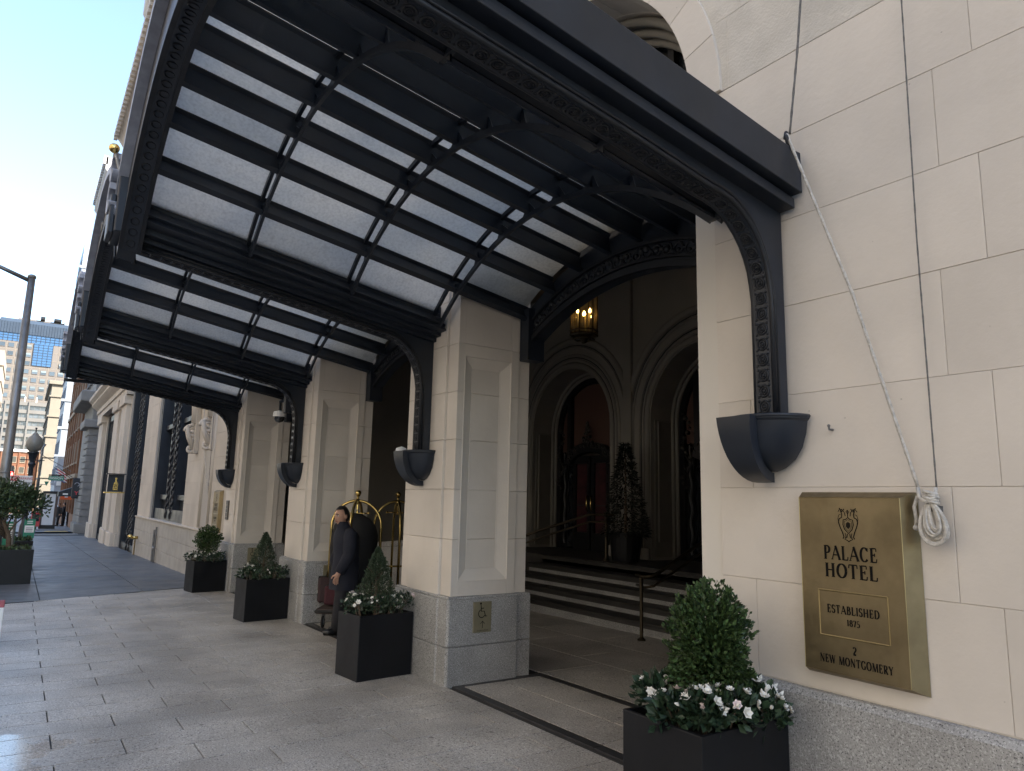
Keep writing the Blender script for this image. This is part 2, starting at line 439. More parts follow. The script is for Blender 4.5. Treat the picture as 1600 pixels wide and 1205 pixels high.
for r in range(-16, 28):
    x = 5.87 + PX * r
    off = 2.15 if r % 2 else 2.535
    k0 = int(math.floor((0.0 - off) / PY)); 
    for k in range(k0, k0 + 8):
        a, b = off + k * PY, off + (k+1) * PY
        a2, b2 = max(a, 0.03), min(b, 4.42)
        if b2 - a2 < 0.05: continue
        if x > bx(a2) - 0.05: continue
        if x + PX > bx(b2):      # clipped at the skew edge
            g = .0035; m = MB()
            poly = [(g, g), (min(PX-g, bx(a2)-x), g), (max(.03, min(PX-g, bx(b2)-x)), b2-a2-g), (g, b2-a2-g)]
            m.prism(poly, -.02, 0, lambda u, v, t: (u, v, t))
            me = m.mesh('paver'); me.materials.append(GRAN_P)
            piece_on_ground('granite_paver', me, x, a2, sidewalk)
        else: paver(x, a2, b2, sidewalk)
# large blue-grey slabs beyond, 1.5 m grid
for i in range(20):
    x0 = 13.05 + 1.55 * i
    for (a, b) in ((0.03, 1.30), (1.30, 2.82), (2.82, 4.42)):
        x1 = x0 + 1.55
        if x1 > 44.5: continue
        lo_a, lo_b = max(x0, bx(a) + .008), max(x0, bx(b) + .008)
        if min(lo_a, lo_b) > x1 - .1: continue
        g = .007
        m = MB(); m.prism([(lo_a-x0+g, g), (1.55-g, g), (1.55-g, b-a-g), (lo_b-x0+g, b-a-g)], -.02, 0, lambda u, v, t: (u, v, t))
        me = m.mesh('slab'); me.materials.append(SLAB)
        piece_on_ground('bluestone_slab', me, x0, a, sidewalk)
# ------------------------------------------------------------------ entrance floor
floor = ground_sheet('entrance_floor', -1, 17, -5.6, -0.02, -0.010, JOINT)
def strip(x0, x1, y0, y1, par, mat=GRAN_D, name='border_strip'):
    m = MB()
    nseg = max(1, round((x1-x0)/1.0)) if x1-x0 > y1-y0 else 1
    for i in range(nseg):
        a = x0 + (x1-x0)*i/nseg; b = x0 + (x1-x0)*(i+1)/nseg; g = .003
        me = MB().cbox(g, b-a-g, g, y1-y0-g, -.02, 0, .003, '+z').mesh(name); me.materials.append(mat)
        piece_on_ground(name, me, a, y0, par, dz=.0005)
def bay_floor(x0, x1):
    strip(x0, x1, -0.115, -0.02, floor)
    strip(x0, x1, -1.02, -0.93, floor)
    strip(x1-.10, x1, -0.93, -0.115, floor)
    strip(x0, x0+.10, -0.93, -0.115, floor)
    n = 3; w = (x1 - x0 - .2) / n
    for i in range(n):
        for (a, b) in ((-.93, -.52), (-.52, -.115)):
            me = paver_mesh(w, b-a); me.materials.append(GRAN_P)
            piece_on_ground('floor_tile', me, x0 + .1 + w*i, a, floor)
for x0 in (2.83, 6.70, 10.57): bay_floor(x0, x0 + 2.87)
for i in range(12):
    for j in range(3):
        x0 = 1.5 + i*1.05 + (j % 2)*.4
        a = -1.02 - (j+1)*.78
        me = paver_mesh(1.05, .78); me.materials.append(GRAN_P)
        piece_on_ground('floor_tile', me, x0, a, floor)

# ================================================================== THE HOTEL
hotel = thing('hotel_building', 'cream stone grand hotel with arched entrance bays along the pavement', 'building', (6, -3, 0))
ZC = [0.75 + 0.478 * k for k in range(14)]     # course lines
def stone(par, x0, x1, y0, y1, z0, z1, mat=LIME, face='+y', c=0.0018, g=0.0010, name='stone'):
    """one ashlar block with its own joint gap"""
    ax = 'xyz'.index(face[1])
    X = [x0, x1]; Y = [y0, y1]; Z = [z0 + g, z1 - g]
    if ax == 1: X = [x0 + g, x1 - g]
    if ax == 0: Y = [y0 + g, y1 - g]
    return MB().cbox(X[0], X[1], Y[0], Y[1], Z[0], Z[1], c, face).build(name, mat, par)
def block_panel(par, x0, x1, courses, joints, y_face, mat=LIME, depth=0.10, jitter=0.0012):
    """courses of stones between x0 and x1; joints(k) -> list of x positions"""
    for k in range(len(courses) - 1):
        js = [x0] + sorted(j for j in joints(k) if x0 + .03 < j < x1 - .03) + [x1]
        for a, b in zip(js, js[1:]):
            stone(par, a, b, y_face - depth, y_face + random.uniform(-jitter, jitter), courses[k], courses[k+1], mat)

# --- near wall (right of the picture)
nw = MB().box(-3.0, 2.826, -0.85, -0.006, 0.0, 4.574).box(-3.0, 2.60, -0.85, -0.012, 4.574, 7.0).build('front_wall', MORTAR_L, hotel)
nj = {0: (2.46, 1.30, .1, -1.1), 1: (1.46, .25, -.95), 2: (2.46, 1.27, .1, -1.1), 3: (1.44, .25, -.95), 4: (1.25, .1, -1.1), 5: (1.41, .25, -.95), 6: (1.24, .1, -1.1), 7: (1.43, .2, -1), 8: (1.9, 1.2, 0, -1.1), 9: (1.4, .2, -1), 10: (1.2, 0, -1.1), 11: (1.4, .2, -1), 12: (1.2, 0, -1)}
block_panel(nw, -1.2, 2.68, ZC[:7], lambda k: nj.get(k, ()), 0.0)
block_panel(nw, -1.2, 2.62, ZC[6:8], lambda k: nj.get(k+6, ()), 0.0)
block_panel(nw, -1.2, 2.55, ZC[7:9], lambda k: nj.get(k+7, ()), 0.0, LIME_R)
block_panel(nw, -1.2, 2.45, ZC[8:13], lambda k: nj.get(k+8, ()), 0.0, LIME_R)
for k in range(7):      # recessed corner strip beside the opening
    stone(nw, 2.684, 2.83, -.30, -.016, ZC[k], ZC[k+1], LIME)
# granite base course with a weathered top
for a, b in ((-2.9, -.9), (-.9, 1.05), (1.05, 2.88)):
    m = MB(); m.prism([(-.2, -.1), (.05, -.1), (.05, .715), (.03, .745), (-.2, .752)], a+.002, b-.002, lambda u, v, t: (t, u, v))
    m.build('plinth_stone', GRAN_B, nw)
# --- arched window over the first bay
XC1 = 4.265; HW = 1.435; ZS = 4.10
def arc_pts(xc, z, r, a0, a1, n): return [(xc + r*cos(a0+(a1-a0)*i/n), z + r*sin(a0+(a1-a0)*i/n)) for i in range(n+1)]
win = part_empty('arched_window', hotel)
nv = 13
for i in range(nv):     # voussoirs
    a0 = pi*i/nv + .0012; a1 = pi*(i+1)/nv - .0012
    pin = arc_pts(XC1, ZS, HW, a0, a1, 6); po = arc_pts(XC1, ZS, HW + .235, a0, a1, 6)
    m = MB(); m.prism(pin + po[::-1], -.30, .022, lambda u, v, t: (u, t, v)); m.build('voussoir', LIME, win, bevel=.0025)
# spandrel stones around the ring
for k in range(7, 12):
    z0, z1 = max(ZC[k], ZS), ZC[k+1]
    for sgn in (-1, 1):
        if sgn > 0 and k > 9: pass
        pts = []
        xo = XC1 + sgn * 1.95 
        edge = []
        for i in range(7):
            z = z0 + (z1 - z0) * i / 6; d = (HW+.235)**2 - (z-ZS)**2
            edge.append((XC1 + sgn * (sqrt(d) if d > 0 else 0.0), z))
        lim = 2.45 if k >= 8 else 2.55
        lim = lim if sgn < 0 else 2*XC1 - lim
        poly = edge + [(lim, z1 - .002), (lim, z0 + .002)]
        if sgn < 0 and min(e[0] for e in edge) <= lim: pass
        m = MB(); m.prism(poly, -.1, -.0005 * (k % 2), lambda u, v, t: (u, t, v)); m.build('stone', LIME_R, nw)
# reveal, mouldings and dark glazing
m = MB(); pi_ = arc_pts(XC1, ZS, HW - .001, 0, pi, 32); po = arc_pts(XC1, ZS, HW + .2, 0, pi, 32)
m.prism(pi_ + po[::-1], -.86, -.29, lambda u, v, t: (u, t, v)); m.build('window_reveal', LIME, win)
for rr, yy in ((HW-.05, -.34), (HW-.10, -.44), (HW-.14, -.52)):
    MB().tube([(u, yy, v) for u, v in arc_pts(XC1, ZS, rr, 0, pi, 32)], .035, 8).build('moulding', STONE_I, win, smooth=True)
m = MB(); m.prism(arc_pts(XC1, ZS, HW-.15, 0, pi, 32), -.62, -.60, lambda u, v, t: (u, t, v)); m.build('pane', GLASS_D, win)
for dx in (-.75, -.25, .25, .75):
    MB().box(XC1+dx-.03, XC1+dx+.03, -.6, -.55, ZS-.1, ZS + sqrt((HW-.15)**2 - dx*dx)).build('mullion', BRONZE, win)
ks = part_empty('keystone', win)
MB().cbox(XC1-.24, XC1+.24, -.2, .10, ZS+HW-.02, ZS+HW+.55, .02, '+y').build('keystone_block', LIME_R, ks)
random.seed(3)
m = MB()
for i in range(26):
    a = 2*pi*i/13; r = .12 + .16*(i % 2) + random.uniform(0, .05)
    m.sphere((XC1-.30+.34*cos(a)*r*3, .10+random.uniform(0,.06), ZS+HW+.12+r*sin(a)*1.0), random.uniform(.035,.065), 8, 6)
m.build('carved_ornament', LIME_R, ks, smooth=True)

# --- entrance pillars with panelled jambs
PIL = [6.20, 10.07, 13.94]
PZ = [0.75, 1.25, 1.70, 2.16, 2.61, 3.07, 3.50, 3.95, 4.4]
def make_pillar(xc, last=False):
    p = part_empty('entrance_pillar', hotel)
    x0, x1 = xc - .5, xc + .5
    MB().box(x0+.06, x1-.01, -.82, -.012, 0, 4.5).build('pillar_core', MORTAR_L, p)
    zb, zt = 0.88, 2.95; ya, yb = -.075, -.605
    for k in range(len(PZ)-1):
        a, b = PZ[k], PZ[k+1]
        # street corner strip and raised middle of the street face
        g = .0015
        MB().cbox(x0, x0+.185, -.072, 0, a+g, b-g, .0028, '+y').build('stone', LIME, p)
        MB().cbox(x1-.185, x1, -.83, 0, a+g, b-g, .0028, '+y').build('stone', LIME, p)
        MB().cbox(x0+.187, x1-.187, -.1, .026, a+g, b-g, .0028, '+y').build('stone', LIME, p)
        # jamb (faces -x): back strip, and the field or a plain block
        MB().cbox(x0, x0+.07, -.695, yb-.002, a+g, b-g, .0028, '-x').build('stone', LIME, p)
        MB().cbox(x0+.015, x0+.07, -.83, -.70, a+g, b-g, .0028, '-x').build('stone', LIME, p)
        if b < zb or a > zt: 
            MB().cbox(x0, x0+.07, yb, ya+.003, a+g, b-g, .0028, '-x').build('stone', LIME, p)
        else:
            lo, hi = a+g, b-g
            if a < zb: MB().cbox(x0, x0+.07, yb, ya+.003, a+g, zb, .001, '-x').build('stone', LIME, p); lo = zb
            if b > zt: MB().cbox(x0, x0+.07, yb, ya+.003, zt, b-g, .001, '-x').build('stone', LIME, p); hi = zt
            MB().cbox(x0+.045, x0+.08, yb+.09, ya-.09, max(lo, zb+.11), min(hi, zt-.10), .004, '-x').build('stone', LIME, p)
    # chamfered frame of the panel, mitred, with a bead round it
    m = MB()
    o = [(yb, zb), (ya, zb), (ya, zt), (yb, zt)]; i_ = [(yb+.11, zb+.115), (ya-.11, zb+.115), (ya-.11, zt-.105), (yb+.11, zt-.105)]
    V = [(x0+.008, y, z) for y, z in o] + [(x0+.048, y, z) for y, z in i_] + [(x0+.07, y, z) for y, z in o] + [(x0+.07, y, z) for y, z in i_]
    m.add(V, [(k, (k+1)%4, 4+(k+1)%4, 4+k) for k in range(4)])
    m.build('panel_moulding', LIME, p)
    for (dy, rr) in ((0.0, .008), (.105, .006)):
        q = [(x0+.004+dy*.4, yb+dy, zb+dy), (x0+.004+dy*.4, ya-dy, zb+dy), (x0+.004+dy*.4, ya-dy, zt-dy), (x0+.004+dy*.4, yb+dy, zt-dy)]
        MB().tube(q, rr, 6, closed=True).build('bead', LIME, p)
    # granite plinth in two courses
    for (a, b, gx) in ((-.12, .325, 0), (.329, .75, 0)):
        m = MB(); e = .05
        poly = [(x0-e, -.70), (x0-e, .05-.02), (x0-e+.02, .05+.0), (x0+.12, .05), (x0+.13, .062), (x1-.13, .062), (x1-.12, .05), (x1+e, .05), (x1+e, -.87), (x0-e+.03, -.87), (x0-e+.03, -.705)]
        top = b if b < .5 else b - .02
        m.prism(poly, a, top, lambda u, v, t: (u, v, t))
        m.build('plinth_stone', GRAN_B, p, bevel=.006)
    MB().box(x0-.035, x1+.035, -.855, .036, .728, .752).build('plinth_cap', GRAN_B, p, bevel=.008)
    return p
for xc in PIL: make_pillar(xc)
# wall above the canopy, behind the pillars and over the other bays (the bay window is repeated as plain wall)
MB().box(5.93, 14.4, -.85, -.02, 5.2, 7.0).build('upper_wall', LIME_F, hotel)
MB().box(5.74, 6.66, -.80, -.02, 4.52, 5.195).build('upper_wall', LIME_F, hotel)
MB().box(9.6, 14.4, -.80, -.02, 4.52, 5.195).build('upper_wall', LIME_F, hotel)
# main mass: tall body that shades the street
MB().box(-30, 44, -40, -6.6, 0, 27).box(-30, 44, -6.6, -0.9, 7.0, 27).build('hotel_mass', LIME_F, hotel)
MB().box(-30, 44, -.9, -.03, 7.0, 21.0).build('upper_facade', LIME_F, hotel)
# upper cornice with dentils (seen past the canopy edge)
m = MB(); m.prism([(-.05, 20.4), (.25, 20.5), (.45, 21.0), (.8, 21.5), (.95, 21.6), (.95, 22.2), (-.05, 22.4)], 14, 44.3, lambda u, v, t: (t, u, v))
m.build('cornice', LIME_F, hotel)
dm = MB()
for i in range(60): dm.box(14.2+i*.5, 14.45+i*.5, .9, 1.08, 21.3, 21.7)
tag(dm.build('dentils', LIME_F, hotel), kind='stuff')
m = MB(); m.prism([(-.05, 22.4), (.5, 23.0), (.95, 23.8), (.95, 24.6), (-.05, 24.6)], 26, 35, lambda u, v, t: (t, u, v)); m.build('balcony', LIME_F, hotel)
for i in range(14):
    x = 15.5 + i * 2.0
    MB().box(x, x+.5, -.03, .22, 7.2, 20.3).build('upper_pilaster', LIME_F, hotel)

# --- vestibule behind the arches
vest = part_empty('vestibule', hotel)
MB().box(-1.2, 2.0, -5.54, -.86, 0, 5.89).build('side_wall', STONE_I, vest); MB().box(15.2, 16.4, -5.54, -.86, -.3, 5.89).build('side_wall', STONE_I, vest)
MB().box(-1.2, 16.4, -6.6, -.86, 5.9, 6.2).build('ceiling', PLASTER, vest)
YB = -5.55; ZF = 0.69; SPZ = 3.05; PHW = 1.2
PORT = [4.1, 7.50, 10.93, 14.33]
def wall_with_arches(m, xa, xb, za, zt, ops, y0, y1, hw, zs, n=20):
    """wall slab y1..y0 (front face y0) with arched openings"""
    x = xa
    for xc in ops:
        m.box(x, xc-hw, y1, y0, za, zt)
        pts = arc_pts(xc, zs, hw, pi, 0, n)
        for (u0, v0), (u1, v1) in zip(pts, pts[1:]):
            m.add([(u0,y0,v0),(u1,y0,v1),(u1,y0,zt),(u0,y0,zt),(u0,y1,v0),(u1,y1,v1),(u1,y1,zt),(u0,y1,zt)],
                  [(0,1,2,3),(7,6,5,4),(0,4,5,1)])
        x = xc + hw
    m.box(x, xb, y1, y0, za, zt)
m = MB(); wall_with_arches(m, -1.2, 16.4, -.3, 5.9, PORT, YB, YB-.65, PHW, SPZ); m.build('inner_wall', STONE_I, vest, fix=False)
def arch_path(xc, hw, zs, z0, y, n=20):
    return [(xc-hw, y, z0)] + [(u, y, v) for u, v in arc_pts(xc, zs, hw, pi, 0, n)] + [(xc+hw, y, z0)]
for xc in PORT[1:3]:
    pt = part_empty('door_portal', hotel)
    for off, r, yy in ((.07, .05, .0), (.17, .022, .006), (.26, .03, .006), (.42, .022, .004), (.55, .07, .0)):
        MB().tube(arch_path(xc, PHW+off, SPZ, ZF, YB+yy), r, 8).build('roll_moulding', STONE_I, pt, smooth=True)
    for off, yy in ((.115, .004), (.215, .004), (.46, .004)):  # dark tubes stand in for the shade between the roll mouldings
        MB().tube(arch_path(xc, PHW+off, SPZ, ZF+.15, YB+yy-.002), .011, 6).build('groove_shade', BRONZE, pt)
    # dark panelled reveal on the far jamb and its mouldings
    for (xj, sg) in ((xc+PHW, -1), (xc-PHW, 1)):
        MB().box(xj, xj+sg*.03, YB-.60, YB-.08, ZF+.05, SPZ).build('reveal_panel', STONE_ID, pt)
        MB().tube([(xj+sg*.035, YB-.15, ZF+.3), (xj+sg*.035, YB-.15, SPZ-.02), (xj+sg*.035, YB-.5, SPZ-.02), (xj+sg*.035, YB-.5, ZF+.3)], .018, 6, closed=True).build('reveal_moulding', STONE_I, pt)
    for k in range(3):
        MB().tube(arch_path(xc, PHW-.04-.05*k, SPZ, ZF, YB-.5-.05*k), .035, 8).build('roll_moulding', STONE_I, pt, smooth=True)
for xb_ in ((PORT[1]+PORT[2])/2, (PORT[2]+PORT[3])/2):
    MB().box(xb_-.10, xb_+.10, YB, YB+.07, ZF, 5.88).build('wall_pier', STONE_I, vest, bevel=.01)
    MB().box(xb_-.50, xb_+.50, YB, YB+.05, ZF, ZF+.19).build('pier_base', STONE_I, vest, bevel=.01)
# landing
ST_Y = -3.36
MB().box(-1.1, 15.1, YB-1.1, ST_Y-4*.3, -.2, ZF-.004).build('landing', TREAD, vest)
# ================================================================== ENTRANCE STEPS
steps = local_thing('entrance_steps', 'wide speckled granite steps with dark treads rising into the dim entrance', 'steps')
for i in range(5):
    y = ST_Y - .3*i; z0 = -.05 if i == 0 else .02 + .134*i
    zt = .02 + .134*(i+1)
    for a, b in ((2.2, 4.6), (4.6, 6.95), (6.95, 8.6), (8.6, 10.4)):
        MB().box(a+.002, b-.002, y-.28, y, z0 - (.06 if i else 0), zt-.078).build('riser', GRAN_B, steps)
    m = MB(); yb = y - .33
    m.prism([(yb, zt-.076), (y+.012, zt-.076), (y+.012, zt-.034), (y+.004, zt-.030), (y+.028, zt-.026), (y+.03, zt-.008), (y+.02, zt), (yb, zt)], 2.2, 10.4, lambda u, v, t: (t, u, v))
    m.build('tread', TREAD, steps)
chk = local_thing('ramp_wall', 'low granite wall with sloping coping behind the luggage carts', 'wall')
m = MB()
m.prism([(9.6, 0), (12.4, -.1), (12.4, .70), (9.6, .96)], -2.25, -2.0, lambda u, v, t: (u, t, v)); m.build('wall_body', GRAN_B, chk)
m = MB(); m.prism([(9.57, .964), (12.43, .704), (12.43, .79), (9.57, 1.05)], -2.28, -1.97, lambda u, v, t: (u, t, v)); m.build('coping', GRAN_B, chk, bevel=.01)
for i in range(3):
    MB().box(9.8+.85*i, 10.6+.85*i, -2.002, -1.985, .05, .40).build('granite_panel', GRAN_B, chk, bevel=.004)

def handrail(pts, posts, label):
    h = local_thing('handrail', label, 'handrail', 'brass handrails on the entrance steps')
    MB().tube(pts, .022, 10).build('rail', RAILM, h, smooth=True)
    lo = [(x, y, z-.12) for x, y, z in pts]
    MB().tube(lo, .016, 8).build('lower_rail', RAILM, h, smooth=True)
    for (x, y, z0, z1) in posts:
        p = MB().lathe([(.05,0),(.05,.015),(.03,.03),(.022,.05),(.022,z1-z0-.04),(.03,z1-z0-.03),(.022,z1-z0)], (x,y,z0), 14).build('post', RAILM, h, autos=True)
    return h
handrail([(6.62,-3.18,.74),(6.40,-3.10,.735),(6.35,-3.2,.75),(6.35,-4.4,1.28),(6.35,-5.0,1.32)], [(6.42,-3.06,0.0,.73),(6.35,-4.75,ZF,1.30)], 'brass handrail standing at the foot of the granite steps')
handrail([(10.3,-3.3,.78),(9.6,-3.9,1.15),(9.2,-4.62,1.42),(8.75,-4.75,1.43)], [(8.9,-4.72,ZF,1.43)], 'dark handrail beyond, rising at the left of the steps to the landing')

# ================================================================== DOORS
def make_door(xc, label):
    d = local_thing('entrance_door', label, 'door', 'arched entrance doors at the top of the steps')
    y = YB - .62; hw = 1.0; zs = SPZ
    m = MB(); po = arc_pts(xc, zs, PHW-.13, 0, pi, 24); pi2 = arc_pts(xc, zs, PHW-.24, 0, pi, 24)
    m.prism([(xc+PHW-.13, ZF)] + po + [(xc-PHW+.13, ZF), (xc-PHW+.24, ZF)] + pi2[::-1] + [(xc+PHW-.24, ZF)], y-.1, y+.06, lambda u, v, t: (u, t, v))
    m.build('arch_frame', BRONZE, d)
    m = MB(); m.prism(arc_pts(xc, zs, PHW-.24, 0, pi, 24) + [(xc-PHW+.24, 2.66), (xc+PHW-.24, 2.66)], y-.03, y-.01, lambda u, v, t: (u, t, v)); m.build('tympanum_pane', GLASS_T, d)
    MB().box(xc+.60, xc+.72, y-.02, y+.08, 2.5, zs+.78).build('mullion', BRONZE, d)
    MB().box(xc-.72, xc-.60, y-.02, y+.08, 2.5, zs+.78).build('mullion', BRONZE, d)
    # segmental transom with cast crest
    tp = [(xc + .72*cos(a), 2.42 + .40*sin(a)) for a in [pi*i/16 for i in range(17)]]
    ti = [(xc + .55*cos(a), 2.36 + .26*sin(a)) for a in [pi*i/16 for i in range(17)]]
    m = MB(); m.prism(tp + ti[::-1], y, y+.13, lambda u, v, t: (u, t, v)); m.build('transom_arch', BRONZE, d)
    random.seed(int(xc*10)); m = MB()
    for i in range(60):
        a = random.uniform(.15, pi-.15); r = random.uniform(.56, .74)
        m.sphere((xc + r*cos(a), y+.14, 2.40 + .40*sin(a)*r/.72), random.uniform(.014,.03), 6, 4)
    for i in range(34):
        t = random.uniform(0, 1); w = .17*(1-t)
        m.sphere((xc + random.uniform(-w, w), y+.14, 2.80 + .42*t), random.uniform(.016,.038), 6, 4)
    for sg in (-1, 1):
        for i in range(16):
            m.sphere((xc + sg*(.86+.09*sin(i*.9)), y+.12, 1.9+.085*i), .022+.012*(i%3), 6, 4)
        m.tube([(xc+sg*.86, y+.12, 2.45), (xc+sg*.76, y+.13, 2.30), (xc+sg*.83, y+.13, 2.17), (xc+sg*.9, y+.12, 2.25)], .02, 6)
    m.build('cast_crest', M('crest_bronze', (0.05,0.047,0.042), .35, .4), d, smooth=True)
    for sg in (-1, 1):
        lf = part_empty('door_leaf', d)
        xa, xb = (xc + .02, xc + .55) if sg > 0 else (xc - .55, xc - .02)
        m = MB(); m.box(xa, xa+.09, y, y+.05, ZF, 2.55).box(xb-.09, xb, y, y+.05, ZF, 2.55).box(xa+.092, xb-.092, y, y+.05, ZF, ZF+.34).box(xa+.092, xb-.092, y, y+.05, 2.40, 2.55)
        m.build('leaf_frame', BRONZE, lf)
        MB().box(xa+.092, xb-.092, y+.005, y+.02, ZF+.345, 2.395).build('curtain_panel', CURT, lf)
        MB().box(xa+.1, xb-.1, y+.022, y+.03, ZF+.86, ZF+.885).build('glazing_bar', BRONZE, lf)
        hx = xa+.045 if sg > 0 else xb-.045
        MB().tube([(hx, y+.06, 1.45), (hx, y+.10, 1.47), (hx, y+.10, 1.73), (hx, y+.06, 1.75)], .014, 8).build('handle', BRASS_P, lf, smooth=True)
        for k in range(9):
            pass
        st = MB()
        for k in range(9): st.sphere((xb-.045 if sg > 0 else xa+.045, y+.05, ZF+.3+.2*k), .012, 6, 4).sphere((hx, y+.052, ZF+.2+.2*k), .010, 6, 4)
        tag(st.build('studs', BRASS_P, lf), kind='stuff')
    for sg in (-1, 1):
        x = xc + sg*.80
        MB().box(x-.19, x+.19, y-.06, y-.04, ZF, 2.6).build('side_pane', GLASS_D, d)
        MB().tube([(x+.05*sg+.02*sin(k*1.2), y+.02, ZF+.1+.08*k) for k in range(24)], .022, 6).build('twisted_colonnette', BRONZE, d)
    return d
make_door(PORT[2], 'bronze double door with red curtained glass under a carved crest, behind the small fir tree')
make_door(PORT[1], 'bronze arched door half hidden by the right hand corner of the opening')
# dark space behind the doors
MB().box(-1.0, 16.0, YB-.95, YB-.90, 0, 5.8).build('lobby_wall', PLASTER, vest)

AMBER = M('amber_glass', (0.93, 0.80, 0.55), 0.0, trans=0.97); AMBER.node_tree.nodes['Principled BSDF'].inputs['IOR'].default_value = 1.03
# ---- hanging lantern, lit
lan = thing('lantern', 'lit brass and glass lantern hanging in the entrance arch', 'lantern', (6.62, -2.3, 3.66))
b = (6.62, -2.3, 3.66); RAD = .165
ring = lambda z, r, n=6: [(b[0]+r*cos(2*pi*i/n), b[1]+r*sin(2*pi*i/n), b[2]+z) for i in range(n)]
for dz, rr, tt in ((0, RAD, .018), (.62, RAD, .016), (-.05, RAD*.8, .012), (.05, RAD*1.06, .010)): MB().tube(ring(dz, rr), tt, 6, closed=True).build('frame_ring', RAILM, lan)
for i in range(6):
    p = ring(0, RAD)[i]; MB().tube([p, (p[0], p[1], p[2]+.62)], .010, 6).build('glazing_bar', RAILM, lan)
    q = ring(0, RAD)[(i+1) % 6]
    gl = MB().add([p, q, (q[0], q[1], q[2]+.61), (p[0], p[1], p[2]+.61)], [(0,1,2,3)])
    gl.build('pane', AMBER, lan, fix=False)
MB().lathe([(RAD,.62),(RAD*.6,.74),(.04,.80),(.02,.95)], b, 6).build('roof', RAILM, lan)
MB().tube([(b[0], b[1], b[2]+.94), (b[0], b[1], 5.92)], .010, 6).build('chain', BRONZE, lan)
MB().lathe([(.03,-.1),(.05,-.04),(.12,.0),(.12,.012),(0,.012)], b, 12).build('base_plate', RAILM, lan)
CAND = M('candle_tube', (0.35, 0.30, 0.22), .6)
BULB = M('lit_bulb', (1, .8, .4), .4, emis=((1.0, 0.60, 0.17), 6))
for i in range(6):
    a = 2*pi*i/6 + .3; r = .085
    x, y = b[0]+r*cos(a), b[1]+r*sin(a)
    cz = b[2]+.12+.05*(i % 2)
    c = MB().tube([(x, y, b[2]+.012), (x, y, cz+.10)], .014, 8).build('candle', CAND, lan)
    MB().lathe([(.005,0),(.017,.018),(.013,.04),(.002,.065)], (x, y, cz+.10), 8).build('bulb', BULB, c, smooth=True)

# ================================================================== THE CANOPY
can = thing('entrance_canopy', 'black iron and frosted glass canopy projecting over the hotel entrance', 'canopy', (8.1, 1.4, 3.1))
BEAMS = [2.255, 6.20, 10.07, 13.94]
BAYS = [4.27, 8.135, 12.005]
SL = 0.16
zb = lambda y: 3.075 + SL * y
YF = 2.80                       # outer edge
def yz(x): return lambda u, v, t: (t, u, v)
ARC = [(.16 + .44*(1-cos(t)), 2.68 + .475*sin(t)) for t in [pi/2*i/10 for i in range(11)]]
ros = MB()
for Rr, r in ((.030, .0055), (.017, .0045)):
    ros.torus((0,0,0), Rr, r, (1,0,0), (0,1,0), 14, 5)
ros.sphere((0,0,0), .010, 8, 5, (1,1,.6))
for sx in (-1, 1):
    for sy in (-1, 1): ros.sphere((sx*.032, sy*.030, 0), .008, 6, 4, (1,1,.6))
ros_me = ros.mesh('rosette', smooth=True); ros_me.materials.append(BLACK_O)
